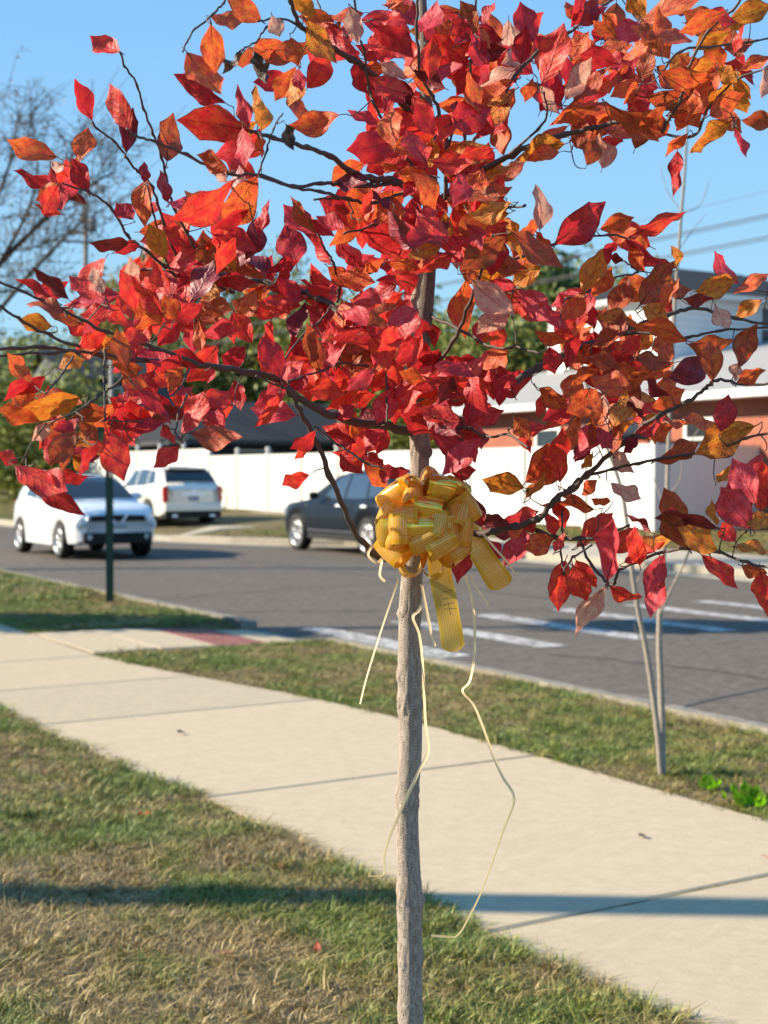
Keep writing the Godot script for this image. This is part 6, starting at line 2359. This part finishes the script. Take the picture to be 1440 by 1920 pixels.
	l(1425, 960, 1436, 903, 0.8, "R")
	l(1400, 985, 1452, 964, 0.9, "Y")
	l(1380, 1025, 1447, 1036, 0.6, "Y")
	l(1345, 985, 1334, 933, 0.5, "Y")
	l(1425, 1070, 1443, 1162, 0.8, "C")
	l(1390, 1060, 1440, 1075, 0.5, "B")
	l(880, 1020, 857, 1097, 0.35, "C")
	l(880, 925, 849, 962, 0.7, "C")
	l(910, 985, 870, 954, 0.6, "C")
	l(905, 1010, 944, 1047, 0.6, "C")
	l(920, 965, 957, 985, 0.5, "D")
	l(1060, 990, 1030, 940, 0.6, "C")
	l(1418, 945, 1372, 858, 0.95, "K")
	l(1410, 990, 1350, 912, 0.95, "K")
	l(1440, 950, 1428, 862, 0.9, "R")
	l(1000, 912, 1068, 842, 0.9, "O")
	l(1050, 905, 1035, 830, 0.8, "R")
	l(1150, 800, 1178, 742, 0.8, "Y")
	l(1200, 1060, 1190, 985, 0.8, "R")
	l(1100, 1015, 1150, 960, 0.8, "R")
	l(1290, 1030, 1240, 960, 0.8, "B")
	l(1330, 1040, 1290, 975, 0.9, "Y")
	l(1245, 1040, 1215, 1110, 0.8, "K")


# ---------------------------------------------------------------- the gold bow

func strip(way: PackedVector3Array, acrosses: PackedVector3Array, widths: PackedFloat32Array, thick := 0.0004, cup := 0.0) -> ArrayMesh:   # a ribbon: middle line, direction across, half widths
	var st := shape()
	var n := way.size()
	var run := 0.0
	var rows := []
	var runs := []
	for i in n:
		var along := (way[mini(i + 1, n - 1)] - way[maxi(i - 1, 0)]).normalized()
		var a := acrosses[i].normalized()
		var up := along.cross(a).normalized()
		if i:
			run += way[i].distance_to(way[i - 1])
		var row := []
		for k in 5:
			var u := k / 2.0 - 1.0
			row.append(way[i] + a * u * widths[i] + up * cup * (1.0 - u * u) * widths[i])
		rows.append(row)
		runs.append(run)
	for i in n - 1:
		for k in 4:
			quad(st, rows[i][k], rows[i][k + 1], rows[i + 1][k + 1], rows[i + 1][k], k / 4.0, runs[i] / 0.05, (k + 1) / 4.0, runs[i + 1] / 0.05)
	return done(st)


func ribbon_loop(centre: Vector3, n: Vector3, across: Vector3, reach: float, fat: float, half: float) -> ArrayMesh:
	var c := n.cross(across).normalized()
	var way := PackedVector3Array()
	var acr := PackedVector3Array()
	var wid := PackedFloat32Array()
	for i in 25:
		var f := TAU * i / 24.0
		var far := (1.0 - cos(f)) * 0.5
		way.append(centre + n * reach * pow(far, 0.8) + c * fat * sin(f) * (0.35 + 0.65 * far))
		acr.append(across + n * 0.08 * sin(f))
		wid.append(half * (0.3 + 0.7 * pow(clampf(far * 1.5, 0.0, 1.0), 0.6)))
	return strip(way, acr, wid, 0.0004, 0.07)


func streamer(dots: Array, half_px: float, z0: float, z1: float, turns: float) -> ArrayMesh:   # a narrow curling ribbon
	var way := []
	for i in dots.size():
		way.append(at(dots[i][0], dots[i][1], lerpf(z0, z1, float(i) / (dots.size() - 1))))
	var pts := curve_points(way, 7)
	var acr := PackedVector3Array()
	var wid := PackedFloat32Array()
	for i in pts.size():
		var f := float(i) / (pts.size() - 1)
		var along := (pts[mini(i + 1, pts.size() - 1)] - pts[maxi(i - 1, 0)]).normalized()
		var flat := along.cross(Vector3.BACK).normalized()
		acr.append(flat.rotated(along, sin(f * turns) * 0.75))
		wid.append(half_px * 0.82 / FOCAL * 2.35)
	return strip(pts, acr, wid, 0.0003, 0.15)


func ribbon_material(called: String, base: Color, weave: Color, glow: float, metal: float, rough: float, lengthwise := false) -> StandardMaterial3D:
	var m := plain_mat(called, Color.WHITE, rough, metal)
	m.albedo_texture = picture(64, 64, func(x, y):
		if x < 10 or x > 53:
			return base.lerp(tone(0.80, 0.55, 0.10), 0.35 if x > 2 and x < 61 else 0.7)
		var line := 1.0 if (y % 5) < 2 else 0.0
		var warp := 1.0 if (x % 6) < 1 else 0.0
		if lengthwise:
			return base.lerp(weave, clampf((1.0 if (x % 7) < 3 else 0.0) * 0.85 + (1.0 if (y % 4) < 1 else 0.0) * 0.3, 0.0, 1.0))
		return base.lerp(weave, clampf(line * 0.85 + warp * 0.35, 0.0, 1.0)))
	m.backlight_enabled = true
	m.backlight = Color(glow, glow, glow)
	return m


func build_bow() -> void:
	var bow := thing("ribbon_bow", "shiny gold pull bow of sheer ribbon loops tied round the slender tree trunk", "ribbon bow")
	var centre := at(797, 988, 2.335)
	bow.position = centre
	var sheer := ribbon_material("gold sheer", tone(0.95, 0.47, 0.02), tone(1.0, 0.76, 0.38), 0.9, 0.3, 0.2)
	var shiny := ribbon_material("gold shiny", tone(1.0, 0.55, 0.04), tone(1.0, 0.76, 0.28), 0.5, 0.75, 0.14)
	var olive := ribbon_material("gold tail", tone(0.58, 0.32, 0.02), tone(0.62, 0.43, 0.16), 0.7, 0.2, 0.4, true)
	var cord := plain_mat("gold cord", tone(1.0, 0.74, 0.42), 0.45, 0.0)
	cord.backlight_enabled = true
	cord.backlight = Color(0.7, 0.64, 0.45)
	# loops: where each one points (in the picture: right, up, towards the viewer), how it is turned, its length and fatness
	var px := 2.335 / FOCAL
	for k in [[-0.3, 0.7, 0.6, 1.9, 100, 24], [0.7, 0.25, 0.6, 0.9, 98, 24], [-0.7, -0.25, 0.7, 0.7, 96, 24], [-0.15, 0.05, 1.0, 0.0, 82, 30], [0.32, 0.12, 1.0, 1.35, 84, 30], [-0.05, -0.35, 1.0, 0.5, 86, 28], [-0.45, 0.30, 0.8, 0.1, 90, 32], [0.35, -0.40, 0.85, 0.55, 92, 30], [0.05, 0.50, 0.8, 2.9, 88, 26],
			[-0.95, 0.35, 0.35, 1.2, 98, 28], [-0.95, -0.10, 0.4, 1.55, 96, 30], [-0.80, -0.55, 0.4, 2.3, 100, 28], [-0.35, -0.95, 0.3, 2.9, 100, 27], [0.20, -1.0, 0.3, 0.1, 98, 27], [0.75, -0.62, 0.3, 0.6, 98, 27],
			[0.98, -0.1, 0.3, 1.5, 96, 26], [0.85, 0.45, 0.25, 2.0, 112, 24], [0.62, 0.80, 0.2, 2.5, 112, 22], [0.12, 1.0, 0.25, 0.1, 112, 24], [-0.35, 0.95, 0.3, 0.4, 104, 24], [-0.72, 0.72, 0.3, 0.8, 106, 26],
			[-0.6, 0.0, 0.75, 1.6, 92, 30], [0.6, -0.05, 0.75, 1.5, 88, 28], [0.28, 0.85, 0.45, 2.9, 106, 22]]:
		var n := Vector3(k[0], k[1], k[2]).normalized()
		var side := n.cross(Vector3.UP if absf(n.y) < 0.85 else Vector3.RIGHT).normalized().rotated(n, k[3])
		var m: Material = sheer if rng.randf() < 0.6 else shiny
		part("loop", ribbon_loop(Vector3.ZERO, n, side, k[4] * px * rng.randf_range(0.95, 1.04), k[5] * px, rng.randf_range(25.0, 30.0) * px), m, bow)
	# the knot in the middle and the band round the trunk
	var st := shape()
	lathe(st, [[0.0, -0.012], [0.012, -0.009], [0.016, 0.0], [0.012, 0.009], [0.0, 0.012]], 12, Transform3D(Basis(), Vector3.ZERO))
	part("knot", done(st), shiny, bow)
	var ring := PackedVector3Array()
	var acr := PackedVector3Array()
	var wid := PackedFloat32Array()
	var hub := at(781, 1000, TREE_DEPTH)
	for i in 33:
		var a := TAU * i / 32.0
		ring.append(hub + Vector3(cos(a), 0, sin(a)) * 0.0205 - centre)
		acr.append(Vector3.UP)
		wid.append(0.02)
	part("band", strip(ring, acr, wid), sheer, bow)
	# two wide tails
	for spec in [[[[818, 1010], [826, 1080], [836, 1130], [845, 1180], [851, 1222]], 22.0, 2.35, 2.33, 0.16], [[[862, 985], [890, 1022], [918, 1062], [944, 1102]], 27.0, 2.36, 2.32, -0.5]]:
		var way := []
		for i in spec[0].size():
			way.append(at(spec[0][i][0], spec[0][i][1], lerpf(spec[2], spec[3], float(i) / (spec[0].size() - 1))) - centre)
		var pts := curve_points(way, 6)
		acr = PackedVector3Array()
		wid = PackedFloat32Array()
		for i in pts.size():
			var along := (pts[mini(i + 1, pts.size() - 1)] - pts[maxi(i - 1, 0)]).normalized()
			acr.append(along.cross(Vector3.BACK).normalized().rotated(along, spec[4] + 0.12 * sin(i * 0.5)))
			var f := float(i) / (pts.size() - 1)
			wid.append(spec[1] * px * (1.0 if f < 0.93 else lerpf(1.0, 0.3, (f - 0.93) / 0.07)))
		part("tail", strip(pts, acr, wid, 0.0004, 0.05), olive if spec[4] > 0.0 else sheer, bow)
	# the print on the hanging tail, worn to a few strokes
	st = shape(false)
	for k in [[[829, 1110], [850, 1106]], [[829, 1124], [850, 1120]], [[831, 1135], [852, 1130]], [[831, 1142], [857, 1141]], [[840, 1129], [845, 1153]]]:
		var a := at(k[0][0], k[0][1], 2.331) - centre
		var b := at(k[1][0], k[1][1], 2.331) - centre
		var up := (b - a).cross(Vector3.BACK).normalized() * 0.0005
		quad(st, a - up, b - up, b + up, a + up)
	part("worn_print", done(st), plain_mat("worn ink", tone(0.27, 0.18, 0.045), 0.7), bow)
	# curling streamers
	for spec in [[[[747, 1085], [725, 1150], [704, 1215], [686, 1275], [675, 1320]], 2.2, 2.36, 2.33, 2.0], [[[790, 1095], [797, 1130], [806, 1175], [815, 1212]], 3.4, 2.36, 2.34, 0.6],
			[[[790, 1135], [784, 1146], [774, 1158], [786, 1190], [792, 1240], [795, 1300], [798, 1360], [803, 1408], [788, 1440], [764, 1492], [745, 1535], [730, 1572], [721, 1605], [719, 1640], [690, 1642]], 3.6, 2.35, 2.32, 5.0],
			[[[872, 1080], [885, 1125], [890, 1180], [888, 1240], [880, 1278], [867, 1296], [888, 1322], [905, 1362], [922, 1410], [942, 1456], [964, 1498], [944, 1556], [922, 1620], [900, 1678], [878, 1722], [858, 1754], [834, 1756], [808, 1754]], 3.2, 2.34, 2.28, 6.0],
			[[[880, 1078], [892, 1100], [906, 1120], [917, 1137]], 2.6, 2.33, 2.3, 1.0], [[[905, 1000], [930, 1030], [952, 1055], [967, 1079]], 2.6, 2.33, 2.3, 1.0], [[[700, 1020], [690, 1040], [706, 1056], [716, 1048], [712, 1078], [722, 1090]], 3.2, 2.34, 2.32, 3.0]]:
		var mesh := streamer(spec[0], spec[1], spec[2], spec[3], spec[4])
		var o := part("streamer", mesh, cord, bow)
		o.position = -centre
	for o in bow.get_children():
		if o.name.begins_with("loop") or o.name.begins_with("knot"):
			o.position = Vector3.ZERO
